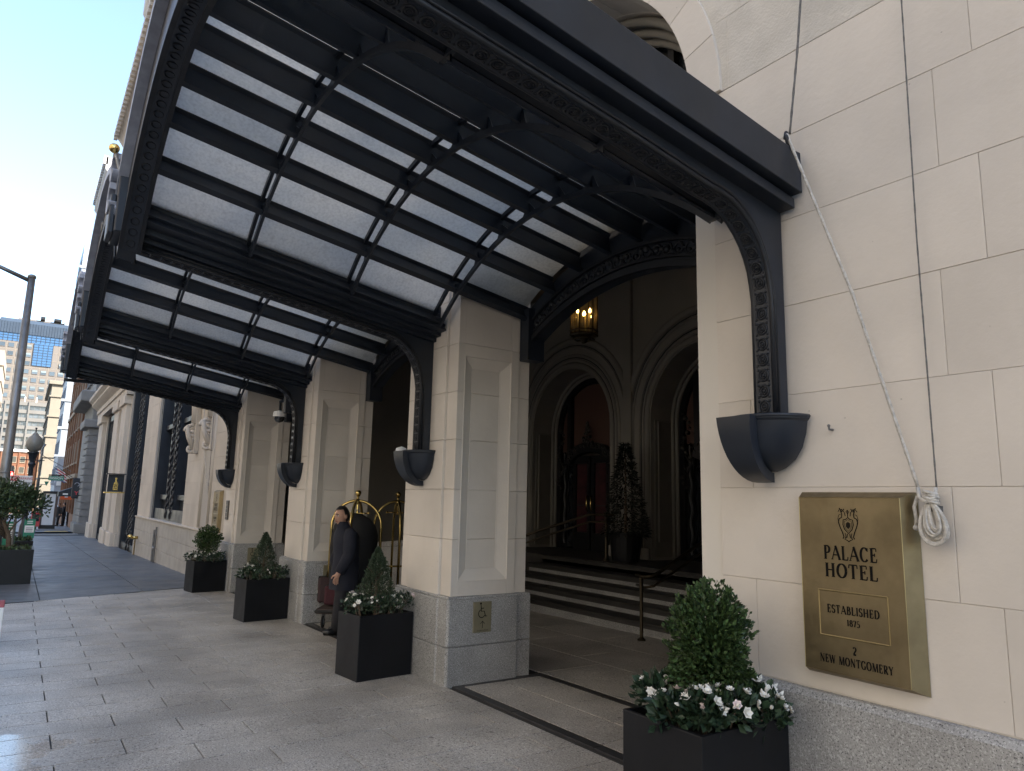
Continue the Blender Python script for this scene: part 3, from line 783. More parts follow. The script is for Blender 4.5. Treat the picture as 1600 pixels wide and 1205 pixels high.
def make_bracket(xc, first=False):
    bm_ = part_empty('bracket_beam', can)
    w = .048
    # lower web: leg, curved knee and cantilever in one plate
    poly = [(0.03, 2.06), (.16, 2.06)] + ARC + [(y, zb(y)) for y in (1.2, 2.0, 2.78)] + [(2.78, zb(2.78)+.14), (.03, zb(0)+.14)]
    m = MB(); m.prism(poly, xc-w, xc+w, yz(0)); m.build('web_plate', BLACK, bm_)
    # raised edge mouldings following the knee on both faces
    path = [(.16, 2.06)] + ARC + [(y, zb(y)) for y in (1.2, 2.0, 2.76)]
    for sx in (-1, 1):
        for off, rr, dx in ((.012, .014, .055), (.045, .011, .050)):
            MB().tube([(xc+sx*dx, y - off*(1 if z < 2.7 else .4 if y < .5 else 0), z + off*(0 if z < 2.7 else 1)) for y, z in path], rr, 6).build('edge_moulding', BLACK_O, bm_, smooth=True)
    # rosette band on the soffit and inner face
    pts = [Vector((xc, y, z)) for y, z in path]; dist = 0; nxt = .05
    if first or xc < 7:
        for a, b_ in zip(pts, pts[1:]):
            L_ = (b_-a).length
            while nxt <= dist + L_:
                t = (nxt-dist)/L_; p = a.lerp(b_, t); d = (b_-a).normalized(); nrm = Vector((0, d.z, -d.y))
                o = link('rosette', ros_me, None, bm_)
                mm = Matrix((( -1, 0, 0), (0, d.y, nrm.y), (0, d.z, nrm.z))).to_4x4(); mm.translation = p + nrm*.002
                o.matrix_basis = mm
                nxt += .082
            dist += L_
    else:
        m = MB(); n = 46
        tot = sum((b_-a).length for a, b_ in zip(pts, pts[1:]))
        for a, b_ in zip(pts, pts[1:]):
            L_ = (b_-a).length
            while nxt <= dist + L_:
                p = a.lerp(b_, (nxt-dist)/L_); d = (b_-a).normalized(); nrm = Vector((0, d.z, -d.y))
                m.torus(p + nrm*.002, .028, .006, (1,0,0), d, 10, 4); nxt += .09
            dist += L_
        m.build('rosette_band', BLACK_O, bm_, smooth=True)
    # stepped box beam above
    y0 = .028
    def bar(xa, xb, za, zb_, yb=YF, mat=BLACK, name='beam_flange'):
        m = MB(); m.prism([(y0, zb(y0)+za), (yb, zb(yb)+za), (yb, zb(yb)+zb_), (y0, zb(y0)+zb_)], xa, xb, yz(0)); m.build(name, mat, bm_, bevel=.004)
    if first:
        bar(xc-.135, xc+.16, .095, .150)
        bar(xc-.12, xc+.15, .151, .163, mat=BLACK_O, name='shadow_gap')
        bar(xc-.182, xc+.15, .165, .385, yb=YF+.06, name='flashing_box')
    else:
        bar(xc-.10, xc+.10, .060, .10)
        bar(xc-.19, xc+.19, .101, .15)
        bar(xc-.17, xc+.17, .151, .40)
    # end block at the outer edge
    MB().box(xc-.2, xc+.2, YF-.02 + (.085 if first else .0), YF+.09, zb(YF)+.05, zb(YF)+.5).build('end_block', BLACK, bm_, bevel=.01)
    # half bowl corbel at the foot of the leg, with a wrapped front strap
    cb = part_empty('corbel', can)
    r = .205; prof = [(r+.012, 0), (r+.012, -.018), (r, -.03), (r*.95, -.09), (r*.84, -.16), (r*.64, -.22), (r*.36, -.262), (.02, -.28)]
    MB().lathe(prof, (xc+.05, .03, 2.065), 28, 'z', 0, pi).build('bowl', BLACK, cb, autos=True)
    m = MB(); m.prism([(xc+.05+(r+.012)*cos(pi*i/24), .03+(r+.012)*sin(pi*i/24)) for i in range(25)], 2.055, 2.066, lambda u, v, t: (u, v, t)); m.build('bowl_top', BLACK, cb)
    # strap: thick band curling under the bowl
    m = MB(); V = []; n = 12
    for i in range(n+1):
        t = i/n; ang = pi/2 * t
        yy = .035 + (r+.05)*cos(ang); zz = 2.06 - .33*sin(ang)
        yi = .035 + (r-.01)*cos(ang); zi = 2.06 - .28*sin(ang)
        hw_ = .105 - .05*t
        V += [(xc+.10-hw_, yy, zz), (xc+.10+hw_, yy, zz), (xc+.10+hw_, yi, zi), (xc+.10-hw_, yi, zi)]
    F = [(0,1,2,3), (4*n+3, 4*n+2, 4*n+1, 4*n)]
    for i in range(n):
        for j in range(4): F.append((4*i+j, 4*i+(j+1)%4, 4*i+4+(j+1)%4, 4*i+4+j))
    m.add(V, F); m.build('strap', BLACK, cb, autos=True)
    MB().tube([(xc+.05+(r+.008)*cos(pi*i/24), .03+(r+.008)*sin(pi*i/24), 2.06) for i in range(25)], .011, 6).build('rim', BLACK, cb, smooth=True)
for i, xc in enumerate(BEAMS): make_bracket(xc, i == 0)

# vault of each bay
RV = 2.45; DEP = .180; TL = 0.17
def vpt(xc, a, r, y): return (xc + r*sin(a), y, 3.90 + TL*y - RV + r*cos(a))
OFF = [-1.66, -1.33, -.95, -.57, -.19, .19, .57, .95, 1.33, 1.66]
ANG = [asin(d/RV) for d in OFF]
YS = [2.70, 1.90, 1.0, .10, -.77]
slat_w, slat_f = .007, .026
def radial_prism(xc, a, prof, y0, y1, name, mat, par):
    """profile in (tangent, radius) extruded along the slope"""
    m = MB()
    def fn(u, v, t):
        p = vpt(xc, a, v, t); return (p[0] + u*cos(a), p[1], p[2] - u*sin(a))
    m.prism(prof, y0, y1, fn); return m.build(name, mat, par)
SLATP = [(-slat_f, RV), (slat_f, RV), (slat_f, RV+.014), (slat_w, RV+.018), (slat_w, RV+DEP-.03), (.03, RV+DEP-.012), (.03, RV+DEP-.002), (-.03, RV+DEP-.002), (-.03, RV+DEP-.012), (-slat_w, RV+DEP-.03), (-slat_w, RV+.018), (-slat_f, RV+.014)]
for bi, xc in enumerate(BAYS):
    for k, a in enumerate(ANG):
        ylo = -.77 if 0 < k < len(ANG)-1 else .035
        radial_prism(xc, a, SLATP, ylo, 2.70, 'slat', BLACK, can)
    for k in range(len(ANG)-1):
        edge = k in (0, len(ANG)-2)
        for j in range(4):
            if edge and j == 3: continue
            y1, y0 = YS[j]-.012, YS[j+1]+.012
            am, bm2 = ANG[k] + .011, ANG[k+1] - .011
            V = []
            for r in (RV+DEP, RV+DEP+.008):
                for aa in (am, (am+bm2)/2, bm2):
                    V += [vpt(xc, aa, r, y0), vpt(xc, aa, r, y1)]
            F = [(0,1,3,2), (2,3,5,4), (6,8,9,7), (8,10,11,9), (0,2,8,6), (2,4,10,8), (1,7,9,3), (3,9,11,5), (0,6,7,1), (4,5,11,10)]
            MB().add(V, F).build('glass_pane', FROST, can)
    # curved ribs with a glazing bar above and gussets at each slat
    for y in (.10, 1.0, 1.9):
        rib = part_empty('rib', can)
        m = MB(); n = 30; A0 = asin(1.66/RV); sec = [(-.012, RV-.040), (.012, RV-.040), (.012, RV-.002), (-.012, RV-.002)]
        V = []
        for i in range(n+1):
            aa = -A0 + 2*A0*i/n
            V += [vpt(xc, aa, r, y+dy) for dy, r in sec]
        F = [(0,1,2,3), (4*n, 4*n+3, 4*n+2, 4*n+1)] + [(4*i+j, 4*i+4+j, 4*i+4+(j+1)%4, 4*i+(j+1)%4) for i in range(n) for j in range(4)]
        m.add(V, F)
        q = vpt(xc, -A0, RV-.020, y); m.box(xc-1.90, q[0]+.004, y-.0118, y+.0118, q[2]-.010, q[2]+.019)
        m.build('rib_bar', BLACK, rib)
        m = MB(); V = []; sec = [(-.013, RV+DEP-.04), (.013, RV+DEP-.04), (.013, RV+DEP-.003), (-.013, RV+DEP-.003)]
        for i in range(n+1):
            aa = -A0 + 2*A0*i/n
            V += [vpt(xc, aa, r, y+dy) for dy, r in sec]
        m.add(V, F); m.build('glazing_bar', BLACK, rib)
        for a in ANG:
            for sg in (-1, 1):
                m = MB(); q = [(a + sg*.004, RV), (a + sg*.036, RV), (a + sg*.004, RV+.09)]
                m.prism(q, -.005, .005, lambda u, v, t: vpt(xc, u, v, y+t)); m.build('gusset', BLACK, rib)
    # closing plates along the beams
    for sg in (-1, 1):
        a = sg*asin(1.66/RV)
        m = MB(); p0 = vpt(xc, a, RV+DEP, 0); xbeam = xc + sg*1.84
        zt = lambda y: 3.075+SL*y+.40
        V = [vpt(xc, a, RV+DEP-.01, .035), vpt(xc, a, RV+DEP-.01, 2.7), (xbeam, 2.7, zt(2.7)), (xbeam, .035, zt(.035))]
        lo_r, lo_z = (RV-.058, .27) if sg > 0 else (RV+.11, .13)
        V += [vpt(xc, a, lo_r, .035), vpt(xc, a, lo_r, 2.7), (xbeam, 2.7, zt(2.7)-lo_z), (xbeam, .035, zt(.035)-lo_z)]
        m.add(V, [(0,1,2,3), (7,6,5,4), (0,4,5,1), (2,6,7,3), (0,3,7,4), (1,5,6,2)]); m.build('gutter_plate', BLACK, can)
    # arched front fascia
    fr = part_empty('front_fascia', can)
    n = 36
    def ring_sheet(m, r0, r1, ya, yb_, A):
        V = []
        for i in range(n+1):
            aa = -A + 2*A*i/n
            V += [vpt(xc, aa, r0, ya), vpt(xc, aa, r0, yb_), vpt(xc, aa, r1, yb_), vpt(xc, aa, r1, ya)]
        # same tilt height for the whole band
        F = [(0,1,2,3), (4*n, 4*n+3, 4*n+2, 4*n+1)] + [(4*i+j, 4*i+4+j, 4*i+4+(j+1)%4, 4*i+(j+1)%4) for i in range(n) for j in range(4)]
        m.add(V, F)
    A = asin(1.86/RV)
    m = MB(); ring_sheet(m, RV-.09, RV+.30, 2.70, 2.83, A); m.build('fascia_arch', BLACK, fr)
    m = MB(); ring_sheet(m, RV-.105, RV-.085, 2.685, 2.715, A); ring_sheet(m, RV-.105, RV-.085, 2.815, 2.845, A); m.build('fascia_bead', BLACK_O, fr)
    m = MB(); ring_sheet(m, RV+.27, RV+.34, 2.83, 2.90, A); m.build('fascia_cap', CREST, fr)  # pale blue-grey colour stands in for sky reflected in the dark cap
    m = MB()
    for i in range(42):
        aa = -A*.97 + 2*A*.97*i/41; p = Vector(vpt(xc, aa, RV-.092, 2.765))
        m.torus(p, .030, .006, (cos(aa), 0, -sin(aa)), (0, 1, 0), 10, 4)
    m.build('rosette_band', BLACK_O, fr, smooth=True)
    # cast arch over the opening at the wall line
    wa = part_empty('cast_arch', can)
    def arch_plate(y0, y1, R_i, zi, R_o, zo, hw, name, mat=BLACK, bev=0):
        po = [(xc+u, zi - R_i + sqrt(R_i**2-u*u)) for u in [ -hw + 2*hw*i/32 for i in range(33)]]
        pp = [(xc+u, zo - R_o + sqrt(R_o**2-u*u)) for u in [ hw - 2*hw*i/32 for i in range(33)]]
        m = MB(); m.prism(po + pp, y0, y1, lambda u, v, t: (u, t, v)); return m.build(name, mat, wa, bevel=bev)
    hwA = 1.43
    arch_plate(-.90, -.775, 2.64, 3.52, 2.64, 3.90, hwA, 'arch_plate')
    arch_plate(-.775, -.735, 2.64, 3.505, 2.64, 3.56, hwA, 'lower_moulding', BLACK_O)
    arch_plate(-.775, -.745, 2.64, 3.585, 2.64, 3.605, hwA, 'middle_moulding', BLACK_O)
    arch_plate(-.775, -.74, 2.64, 3.72, 2.64, 3.745, hwA, 'upper_moulding', BLACK_O)
    MB().box(xc-hwA, xc+hwA, -.90, -.80, 3.86, 4.5).build('back_plate', BLACK, wa)
    for sg in (-1, 1): MB().box(xc+sg*hwA, xc+sg*(hwA-.14), -.895, -.70, 2.98, 3.5).build('springer_block', BLACK, wa)
    random.seed(bi+11); m = MB()
    for i in range(46):
        u = -1.3 + 2.6*i/45; z = 3.66 - 2.64 + sqrt(2.64**2-u*u)
        m.sphere((xc+u, -.77, z + random.uniform(-.03,.03)), random.uniform(.018,.034), 7, 5)
        if i % 2 == 0: m.torus((xc+u, -.77, z), .045, .011, (1,0,0), (0,0,1), 10, 5)
    m.build('cast_scrollwork', BLACK_O, wa, smooth=True)
# end wall strip of the canopy: crests and flag finials on the outer edge
def crest(x):
    c = part_empty('scroll_crest', can)
    z0 = zb(YF) + .10
    for k, (dz, rr) in enumerate(((.50, .14), (.24, .15))):
        pts = []
        for i in range(26):
            a = pi*.5 - 1.35*pi*i/25; q = rr*(1 - .35*i/25)
            pts.append((x - .05 + q*cos(a)*1.2, z0 + dz + q*sin(a)))
        m = MB(); inner = [(x - .05 + (u - x + .05)*.62, z0+dz + (v - z0 - dz)*.62) for u, v in pts]
        m.prism(pts + inner[::-1], YF+.05, YF+.145, lambda u, v, t: (u, t, v)); m.build('scroll', CREST, c, bevel=.006)
    MB().box(x-.14, x+.14, YF+.091, YF+.13, z0-.05, z0+.26).build('crest_plate', BLACK, c, bevel=.008)
    MB().torus((x-.02, YF+.16, z0+.02), .035, .006, (1,0,0), (0,0,1), 12, 5).build('eye_hook', STEEL, c)
for x in BEAMS[1:]: crest(x)
MB().box(13.94+.20, 13.94+.26, .03, YF+.05, 3.45, 3.50).build('end_trim', BLACK, can)
def flagpole(x, z, label):
    f = local_thing('flagpole', label, 'flagpole', 'short flagpoles along the canopy edge')
    MB().tube([(x, YF+.06, z-.30), (x+.05, YF+.13, z-.05)], .013, 8).build('pole', STEEL, f)
    MB().sphere((x+.055, YF+.145, z), .04, 14, 10).build('ball', GOLD, f, smooth=True)
flagpole(6.05, 4.27, 'short flagpole with gold ball above the scroll crest on the canopy edge')
flagpole(3.25, 4.62, 'short flagpole with gold ball at the top of the picture by the canopy edge')
# ================================================================== LETTERING (own serif alphabet)
def A_(cx, cy, rx, ry, a0, a1, n=14): return [(cx+rx*cos(radians(a0+(a1-a0)*i/n)), cy+ry*sin(radians(a0+(a1-a0)*i/n))) for i in range(n+1)]
T_, t_ = .185, .072
GL = {
 'A': (.86, [('t', [(.06,0),(.43,1)]), ('T', [(.41,1),(.80,0)]), ('t', [(.19,.34),(.66,.34)])], [(.07,0,.12),(.80,0,.15)]),
 'P': (.66, [('T', [(.17,0),(.17,1)]), ('c', [(.17,.97),(.33,.97)]+A_(.33,.72,.24,.25,90,-90)+[(.17,.47)])], [(.17,0,.15),(.13,1,.11)]),
 'R': (.76, [('T', [(.17,0),(.17,1)]), ('c', [(.17,.97),(.33,.97)]+A_(.33,.73,.24,.24,90,-90)+[(.17,.49)]), ('T', [(.36,.48),(.66,.0)])], [(.17,0,.14),(.13,1,.11),(.70,0,.09)]),
 'L': (.66, [('T', [(.17,0),(.17,1)]), ('t', [(.17,.025),(.60,.025)]), ('t', [(.59,.02),(.62,.26)])], [(.17,0,.14),(.17,1,.15)]),
 'C': (.80, [('c', A_(.43,.5,.33,.48,40,320,22)), ('t', [(.70,.72),(.70,.98)])], []),
 'G': (.84, [('c', A_(.43,.5,.33,.48,40,305,22)), ('t', [(.70,.72),(.70,.98)]), ('T', [(.70,.03),(.70,.40)])], [(.70,.40,.14)]),
 'E': (.68, [('T', [(.17,0),(.17,1)]), ('t', [(.17,.975),(.57,.975)]), ('t', [(.17,.52),(.45,.52)]), ('t', [(.17,.025),(.60,.025)]), ('t', [(.57,.98),(.58,.76)]), ('t', [(.59,.02),(.62,.26)]), ('t', [(.45,.40),(.45,.64)])], [(.12,0,.11),(.12,1,.11)]),
 'H': (.88, [('T', [(.18,0),(.18,1)]), ('T', [(.70,0),(.70,1)]), ('t', [(.18,.51),(.70,.51)])], [(.18,0,.15),(.18,1,.15),(.70,0,.15),(.70,1,.15)]),
 'O': (.88, [('c', A_(.44,.5,.35,.48,0,360,28))], []),
 'T': (.78, [('T', [(.39,0),(.39,1)]), ('t', [(.06,.975),(.72,.975)]), ('t', [(.07,.98),(.05,.74)]), ('t', [(.71,.98),(.73,.74)])], [(.39,0,.15)]),
 'S': (.60, [('c', A_(.30,.74,.20,.23,35,235,14)+A_(.30,.26,.21,.24,75,-145,16)), ('t', [(.50,.76),(.50,.97)]), ('t', [(.10,.03),(.10,.26)])], []),
 'B': (.70, [('T', [(.17,0),(.17,1)]), ('c', [(.17,.97),(.32,.97)]+A_(.32,.75,.20,.22,90,-90)+[(.17,.53)]), ('c', [(.17,.52),(.34,.52)]+A_(.34,.275,.25,.25,90,-90)+[(.17,.025)])], [(.12,0,.10),(.12,1,.10)]),
 'D': (.84, [('T', [(.17,0),(.17,1)]), ('c', [(.17,.97),(.33,.97)]+A_(.33,.5,.40,.47,90,-90,20)+[(.17,.03)])], [(.12,0,.10),(.12,1,.10)]),
 'I': (.36, [('T', [(.18,0),(.18,1)])], [(.18,0,.15),(.18,1,.15)]),
 'N': (.90, [('t', [(.14,0),(.14,1)]), ('T', [(.14,1),(.74,.0)]), ('t', [(.75,0),(.75,1)])], [(.14,0,.12),(.12,1,.10),(.75,1,.12)]),
 'M': (1.04, [('t', [(.12,0),(.16,1)]), ('T', [(.18,1),(.51,.0)]), ('t', [(.51,0),(.84,1)]), ('T', [(.86,1),(.90,0)])], [(.12,0,.12),(.90,0,.14),(.12,1,.09),(.90,1,.09)]),
 'W': (1.16, [('T', [(.10,1),(.36,0)]), ('t', [(.36,0),(.60,1)]), ('T', [(.58,1),(.82,0)]), ('t', [(.82,0),(1.06,1)])], [(.10,1,.14),(.58,1,.12),(1.06,1,.11)]),
 'Y': (.80, [('T', [(.08,1),(.40,.46)]), ('t', [(.40,.46),(.70,1)]), ('T', [(.40,0),(.40,.48)])], [(.08,1,.14),(.70,1,.11),(.40,0,.15)]),
 '1': (.44, [('T', [(.24,0),(.24,1)]), ('t', [(.10,.86),(.24,.99)])], [(.24,0,.15)]),
 '8': (.60, [('c', A_(.30,.75,.18,.23,0,360,20)), ('c', A_(.30,.27,.22,.26,0,360,20))], []),
 '7': (.56, [('t', [(.06,.97),(.50,.97)]), ('T', [(.49,.96),(.24,0)]), ('t', [(.07,.97),(.06,.76)])], []),
 '5': (.58, [('t', [(.14,.97),(.48,.97)]), ('t', [(.14,.97),(.12,.54)]), ('c', [(.12,.54)]+A_(.27,.30,.24,.29,100,-140,18))], []),
 '2': (.58, [('c', A_(.28,.73,.20,.25,160,-30,14)+[(.10,.04)]), ('T', [(.08,.05),(.50,.05)])], []),
 ' ': (.42, [], []),
}
def stroke_poly(pts, wf):
    """quad strip along pts; wf(i, dx, dy) -> width"""
    n = len(pts); Lp = []; Rp = []
    for i in range(n):
        a = pts[max(i-1, 0)]; b = pts[min(i+1, n-1)]
        dx, dy = b[0]-a[0], b[1]-a[1]; l = math.hypot(dx, dy) or 1
        w = wf(i, dx/l, dy/l) / 2
        Lp.append((pts[i][0] - dy/l*w, pts[i][1] + dx/l*w)); Rp.append((pts[i][0] + dy/l*w, pts[i][1] - dx/l*w))
    return [[Lp[i], Rp[i], Rp[i+1], Lp[i+1]] for i in range(n-1)]
def serif_text(mb, text, u_mid, v0, h, fn, width=None, track=.10, bold=1.0):
    adv = sum(GL[c][0] + track for c in text) - track
    sx = (width / adv) if width else h
    u = u_mid - adv * sx / 2; k = 0
    for c in text:
        w, strokes, serifs = GL[c]
        polys = []
        for kind, pts in strokes:
            if kind == 'T': polys += stroke_poly(pts, lambda i, dx, dy: T_*bold)
            elif kind == 't': polys += stroke_poly(pts, lambda i, dx, dy: t_*bold*1.1)
            else: polys += stroke_poly(pts, lambda i, dx, dy: (t_ + (T_*1.05-t_) * abs(dy)**1.3)*bold)
        for (x, y, hw) in serifs:
            yy = .022 if y == 0 else y - .022 if y >= 1 else y
            polys += [[(x-hw, yy-.022), (x+hw, yy-.022), (x+hw, yy+.022), (x-hw, yy+.022)]]
        for q in polys:
            k += 1
            mb.add([fn(u + p[0]*sx, v0 + p[1]*h, .00002*(k % 9)) for p in q], [(0,1,2,3)])
        u += (w + track) * sx
    return mb
def sans(name, body, size, mat, parent, fn_matrix, extrude=0.0, sx=1.0, align='CENTER'):
    cu = bpy.data.curves.new(name, 'FONT'); cu.body = body; cu.size = size; cu.extrude = extrude
    cu.align_x = align; cu.align_y = 'CENTER'
    tmp = bpy.data.objects.new('tmp', cu); COL.objects.link(tmp)
    dg = bpy.context.evaluated_depsgraph_get(); me = bpy.data.meshes.new_from_object(tmp.evaluated_get(dg), depsgraph=dg)
    bpy.data.objects.remove(tmp); bpy.data.curves.remove(cu); me.name = name
    o = link(name, me, mat, parent); o.matrix_basis = fn_matrix @ Matrix.Diagonal((sx, 1, 1, 1))
    return o
def frame(origin, u, v):
    """matrix whose x axis is u, y axis is v"""
    u = Vector(u).normalized(); v = Vector(v).normalized(); n = u.cross(v)
    m = Matrix.Identity(4)
    for i in range(3): m[i][0] = u[i]; m[i][1] = v[i]; m[i][2] = n[i]; m[i][3] = origin[i]
    return m

# ================================================================== BRASS PLAQUES
def wire(mb, pts, r, fn, closed=False):
    for q in stroke_poly(pts + ([pts[0], pts[1]] if closed else []), lambda i, dx, dy: r):
        mb.add([fn(p[0], p[1], .00003*(len(mb.f) % 7)) for p in q], [(0,1,2,3)])
def plaque(x0, x1, z0, z1, label, full=True):
    p = local_thing('brass_plaque', label, 'plaque', 'brass hotel plaques flanking the entrance')
    D = .062; bv = .05; bt = .026
    V = [(x0,.004,z0),(x1,.004,z0),(x1,.004,z1),(x0,.004,z1)] + [(x0+bv,D,z0+bt),(x1-.02,D,z0+bt),(x1-.02,D,z1-bt),(x0+bv,D,z1-bt)] 
    MB().add(V, [(3,2,1,0),(4,5,6,7)] + [(i,(i+1)%4,4+(i+1)%4,4+i) for i in range(4)]).build('plate', BRASS, p)
    q = V[4:]; MB().tube([(a, b+.001, c) for a, b, c in q], .0022, 4, closed=True).build('edge_line', BRASS_E, p)
    cx = (x0 + x1)/2 + .012
    fn = lambda u, v, d: (cx - u, D + .0012 + d, v)        # reads left to right seen from the street
    # engraved panel
    pw, pz0, pz1 = .165, z0+.19, z0+.395
    m = MB(); r = .004
    for (a, b) in (((-pw, pz0), (pw, pz0)), ((pw, pz0), (pw, pz1)), ((pw, pz1), (-pw, pz1)), ((-pw, pz1), (-pw, pz0))):
        m.tube([(cx-a[0], D, a[1]), (cx-b[0], D, b[1])], r, 6)
    m.build('panel_border', BRASS_E, p)
    t = part_empty('lettering', p)
    w = .26
    serif_text(MB(), 'PALACE', 0, z1-.315, .064, fn, w, bold=1.15).build('text_line', INK, t, fix=False)
    serif_text(MB(), 'HOTEL', .0, z1-.396, .064, fn, w*.98, bold=1.15).build('text_line', INK, t, fix=False)
    serif_text(MB(), 'ESTABLISHED', 0, pz1-.100, .037, fn, .25, bold=1.3).build('text_line', INK, t, fix=False)
    serif_text(MB(), '1875', .0, pz1-.150, .028, fn, .062, bold=1.3).build('text_line', INK, t, fix=False)
    serif_text(MB(), '2', .0, z0+.122, .034, fn, .018, bold=1.3).build('text_line', INK, t, fix=False)
    serif_text(MB(), 'NEW MONTGOMERY', 0, z0+.068, .036, fn, .345, bold=1.35).build('text_line', INK, t, fix=False)
    # crest: shield between two scrolling supporters
    m = MB(); cz = z1 - .145
    S_ = lambda pts: [(a*.055, cz + b*.065) for a, b in pts]
    sh = [(0,.42),(.18,.28),(.42,.24),(.46,-.1),(.34,-.42),(0,-.72),(-.34,-.42),(-.46,-.1),(-.42,.24),(-.18,.28)]
    wire(m, S_(sh), .0042, fn, True)
    wire(m, S_([(a*.72, b*.74-.03) for a, b in sh]), .0018, fn, True)
    for k in range(5):
        wire(m, S_([(-.16+.08*k, .12-.05*abs(k-2)), (-.16+.08*k, -.42+.07*abs(k-2))]), .0034, fn)
    for sg in (-1, 1):
        wire(m, S_([(sg*a, b) for a, b in [(.50,1.0),(.62,.86),(.52,.62),(.56,.40),(.78,.30),(.86,.05),(.72,-.30),(.55,-.62),(.42,-.95),(.52,-1.10)]]), .0048, fn)
        wire(m, S_([(sg*a, b) for a, b in [(.62,.62),(.80,.58),(.90,.30),(.80,-.02)]]), .0026, fn)
        wire(m, S_([(sg*a, b) for a, b in [(.22,.50),(.26,.72),(.42,.92),(.70,.98),(.86,.80)]]), .0036, fn)
        wire(m, S_([(sg*a, b) for a, b in [(.30,1.02),(.50,.80),(.74,1.08)]]), .0046, fn)
        wire(m, S_([(sg*a, b) for a, b in [(.10,-.74),(.16,-1.0),(.36,-1.12),(.10,-1.22),(0,-1.30)]]), .0040, fn)
        wire(m, S_([(sg*a, b) for a, b in [(.30,-.70),(.24,-.95),(.34,-1.05)]]), .0034, fn)
    wire(m, S_([(0,.45),(0,.90)]), .004, fn); wire(m, S_([(-.14,.80),(0,.94),(.14,.80),(0,.66)]), .003, fn, True)
    m.build('crest', INK, p, fix=False)
    return p
plaque(1.60, 2.165, 0.828, 1.682, 'large engraved brass plaque on the near wall beside the hanging rope')
plaque(14.62, 15.18, 0.84, 1.69, 'brass plaque beyond the last pillar, seen nearly edge on')
sp = local_thing('intercom_plate', 'small dark plate on the far pillar beside the brass plaque', 'plate')
MB().cbox(13.98, 14.16, .02, .05, 1.15, 1.50, .006, '+y').build('plate', M('dark_plate', (.06,.055,.05), .5), sp)
for k in range(4): MB().box(14.01, 14.13, .0505, .054, 1.20+.07*k, 1.215+.07*k).build('raised_line', M('plate_line', (.2,.18,.15), .5), sp)
hk = local_thing('wall_hook', 'small steel hook fixed in the wall right of the black corbel', 'hook')
MB().tube([(1.985,.0,1.985),(1.985,.03,1.985),(1.985,.034,2.0)], .006, 6).build('stem', STEEL, hk); MB().sphere((1.985,.034,2.003), .008, 8, 6).build('tip', STEEL, hk)

# accessibility signs on the plinths of the pillars
def access_sign(x, ya, yb, z0, z1, label):
    s = local_thing('accessibility_sign', label, 'sign', 'bronze accessibility signs on the granite plinths')
    MB().cbox(x-.012, x, ya, yb, z0, z1, .002, '-x').build('plate', M('sign_bronze', (0.24, 0.215, 0.14), .6, .35, mottle=(8,.15)), s)
    c = (ya+yb)/2; h = z1 - z0
    fn = lambda u, v, d: (x - .0135 - d, c - u, z0 + v*h)
    k = h*.001; m = MB()
    def fl(pts, w): 
        for q in stroke_poly(pts, lambda i, dx, dy: w):
            m.add([(x - .0135 - .00003*(len(m.f) % 7), c - p[0], z0 + p[1]) for p in q], [(0,1,2,3)])
    H = h
    cy = .66*H
    disc = [(-.022 + .010*cos(2*pi*i/12), cy + .075 + .010*sin(2*pi*i/12)) for i in range(12)]
    m.add([(x-.0135, c-u, z0+v) for u, v in disc], [tuple(range(12))])
    fl([(-.020, cy+.062), (-.016, cy+.008), (.016, cy+.008), (.030, cy-.038), (.044, cy-.034)], .0085)
    fl([(-.018, cy+.034), (.012, cy+.034)], .007)
    fl([(-.010 + .035*cos(radians(a)), cy-.012 + .035*sin(radians(a))) for a in range(110, 345, 15)], .007)
    fl([(0, .14*H), (0, .36*H)], .005); fl([(-.022, .28*H), (0, .365*H), (.022, .28*H)], .006)
    m.build('wheelchair_symbol', INK, s, fix=False)
    o = sans('lettering', 'ACCESSIBLE ENTRANCE', .011, INK, s, frame((x-.0137, c, z0 + .065*H), (0,-1,0), (0,0,1)))
    return s
access_sign(5.650, -.405, -.215, .435, .70, 'bronze wheelchair sign on the plinth of the nearest pillar')
access_sign(9.520, -.405, -.215, .435, .70, 'bronze wheelchair sign on the middle pillar, behind the luggage trolley')
access_sign(13.390, -.405, -.215, .40, .68, 'bronze wheelchair sign low on the farthest entrance pillar')

# ================================================================== FLAG ROPES
def rope(path, r, name, label, mat=ROPE, grp=None):
    P = [Vector(p) for p in path]; pts = []
    for a, b_ in zip(P, P[1:]):
        n = max(2, int((b_-a).length / .05)); pts += [a.lerp(b_, i/n) for i in range(n)]
    pts.append(P[-1])
    m = MB().tube(pts, r*.8, 6)
    for k in range(2):       # twisted strands
        V = []; acc = 0
        for i, p in enumerate(pts):
            t = (pts[min(i+1, len(pts)-1)] - pts[max(i-1, 0)]).normalized(); e = t.orthogonal().normalized(); f_ = t.cross(e)
            ang = i * 1.5 + k*pi
            V.append(p + (e*cos(ang) + f_*sin(ang)) * r*.45)
        m.tube(V, r*.62, 5)
    o = m.build(name, mat, None, smooth=True); return tag(o, label, 'rope', grp)
rope([(1.55,.10,8.0),(1.95,.10,4.60),(2.02,.10,4.0),(2.085,.10,3.56)], .007, 'flag_rope', 'grey rope running up the wall from the hook on the end of the canopy', ROPE_D)
rope([(2.09,.12,3.555),(1.80,.085,2.62),(1.575,.045,1.70)], .0085, 'flag_rope', 'pale slack rope slanting from the canopy end to the coil by the plaque')
rope([(1.42,.07,8.0),(1.49,.055,4.6),(1.505,.05,2.8),(1.50,.045,1.70)], .0040, 'flag_rope', 'thin dark cord hanging straight down the wall to the coil', ROPE_D)
hk2 = local_thing('rope_hook', 'dark iron hook holding the ropes at the end of the canopy', 'hook')
MB().tube([(2.13,.03,3.44),(2.09,.10,3.47),(2.085,.13,3.53),(2.10,.11,3.57),(2.12,.09,3.55)], .011, 8).build('hook', BLACK_O, hk2, smooth=True)
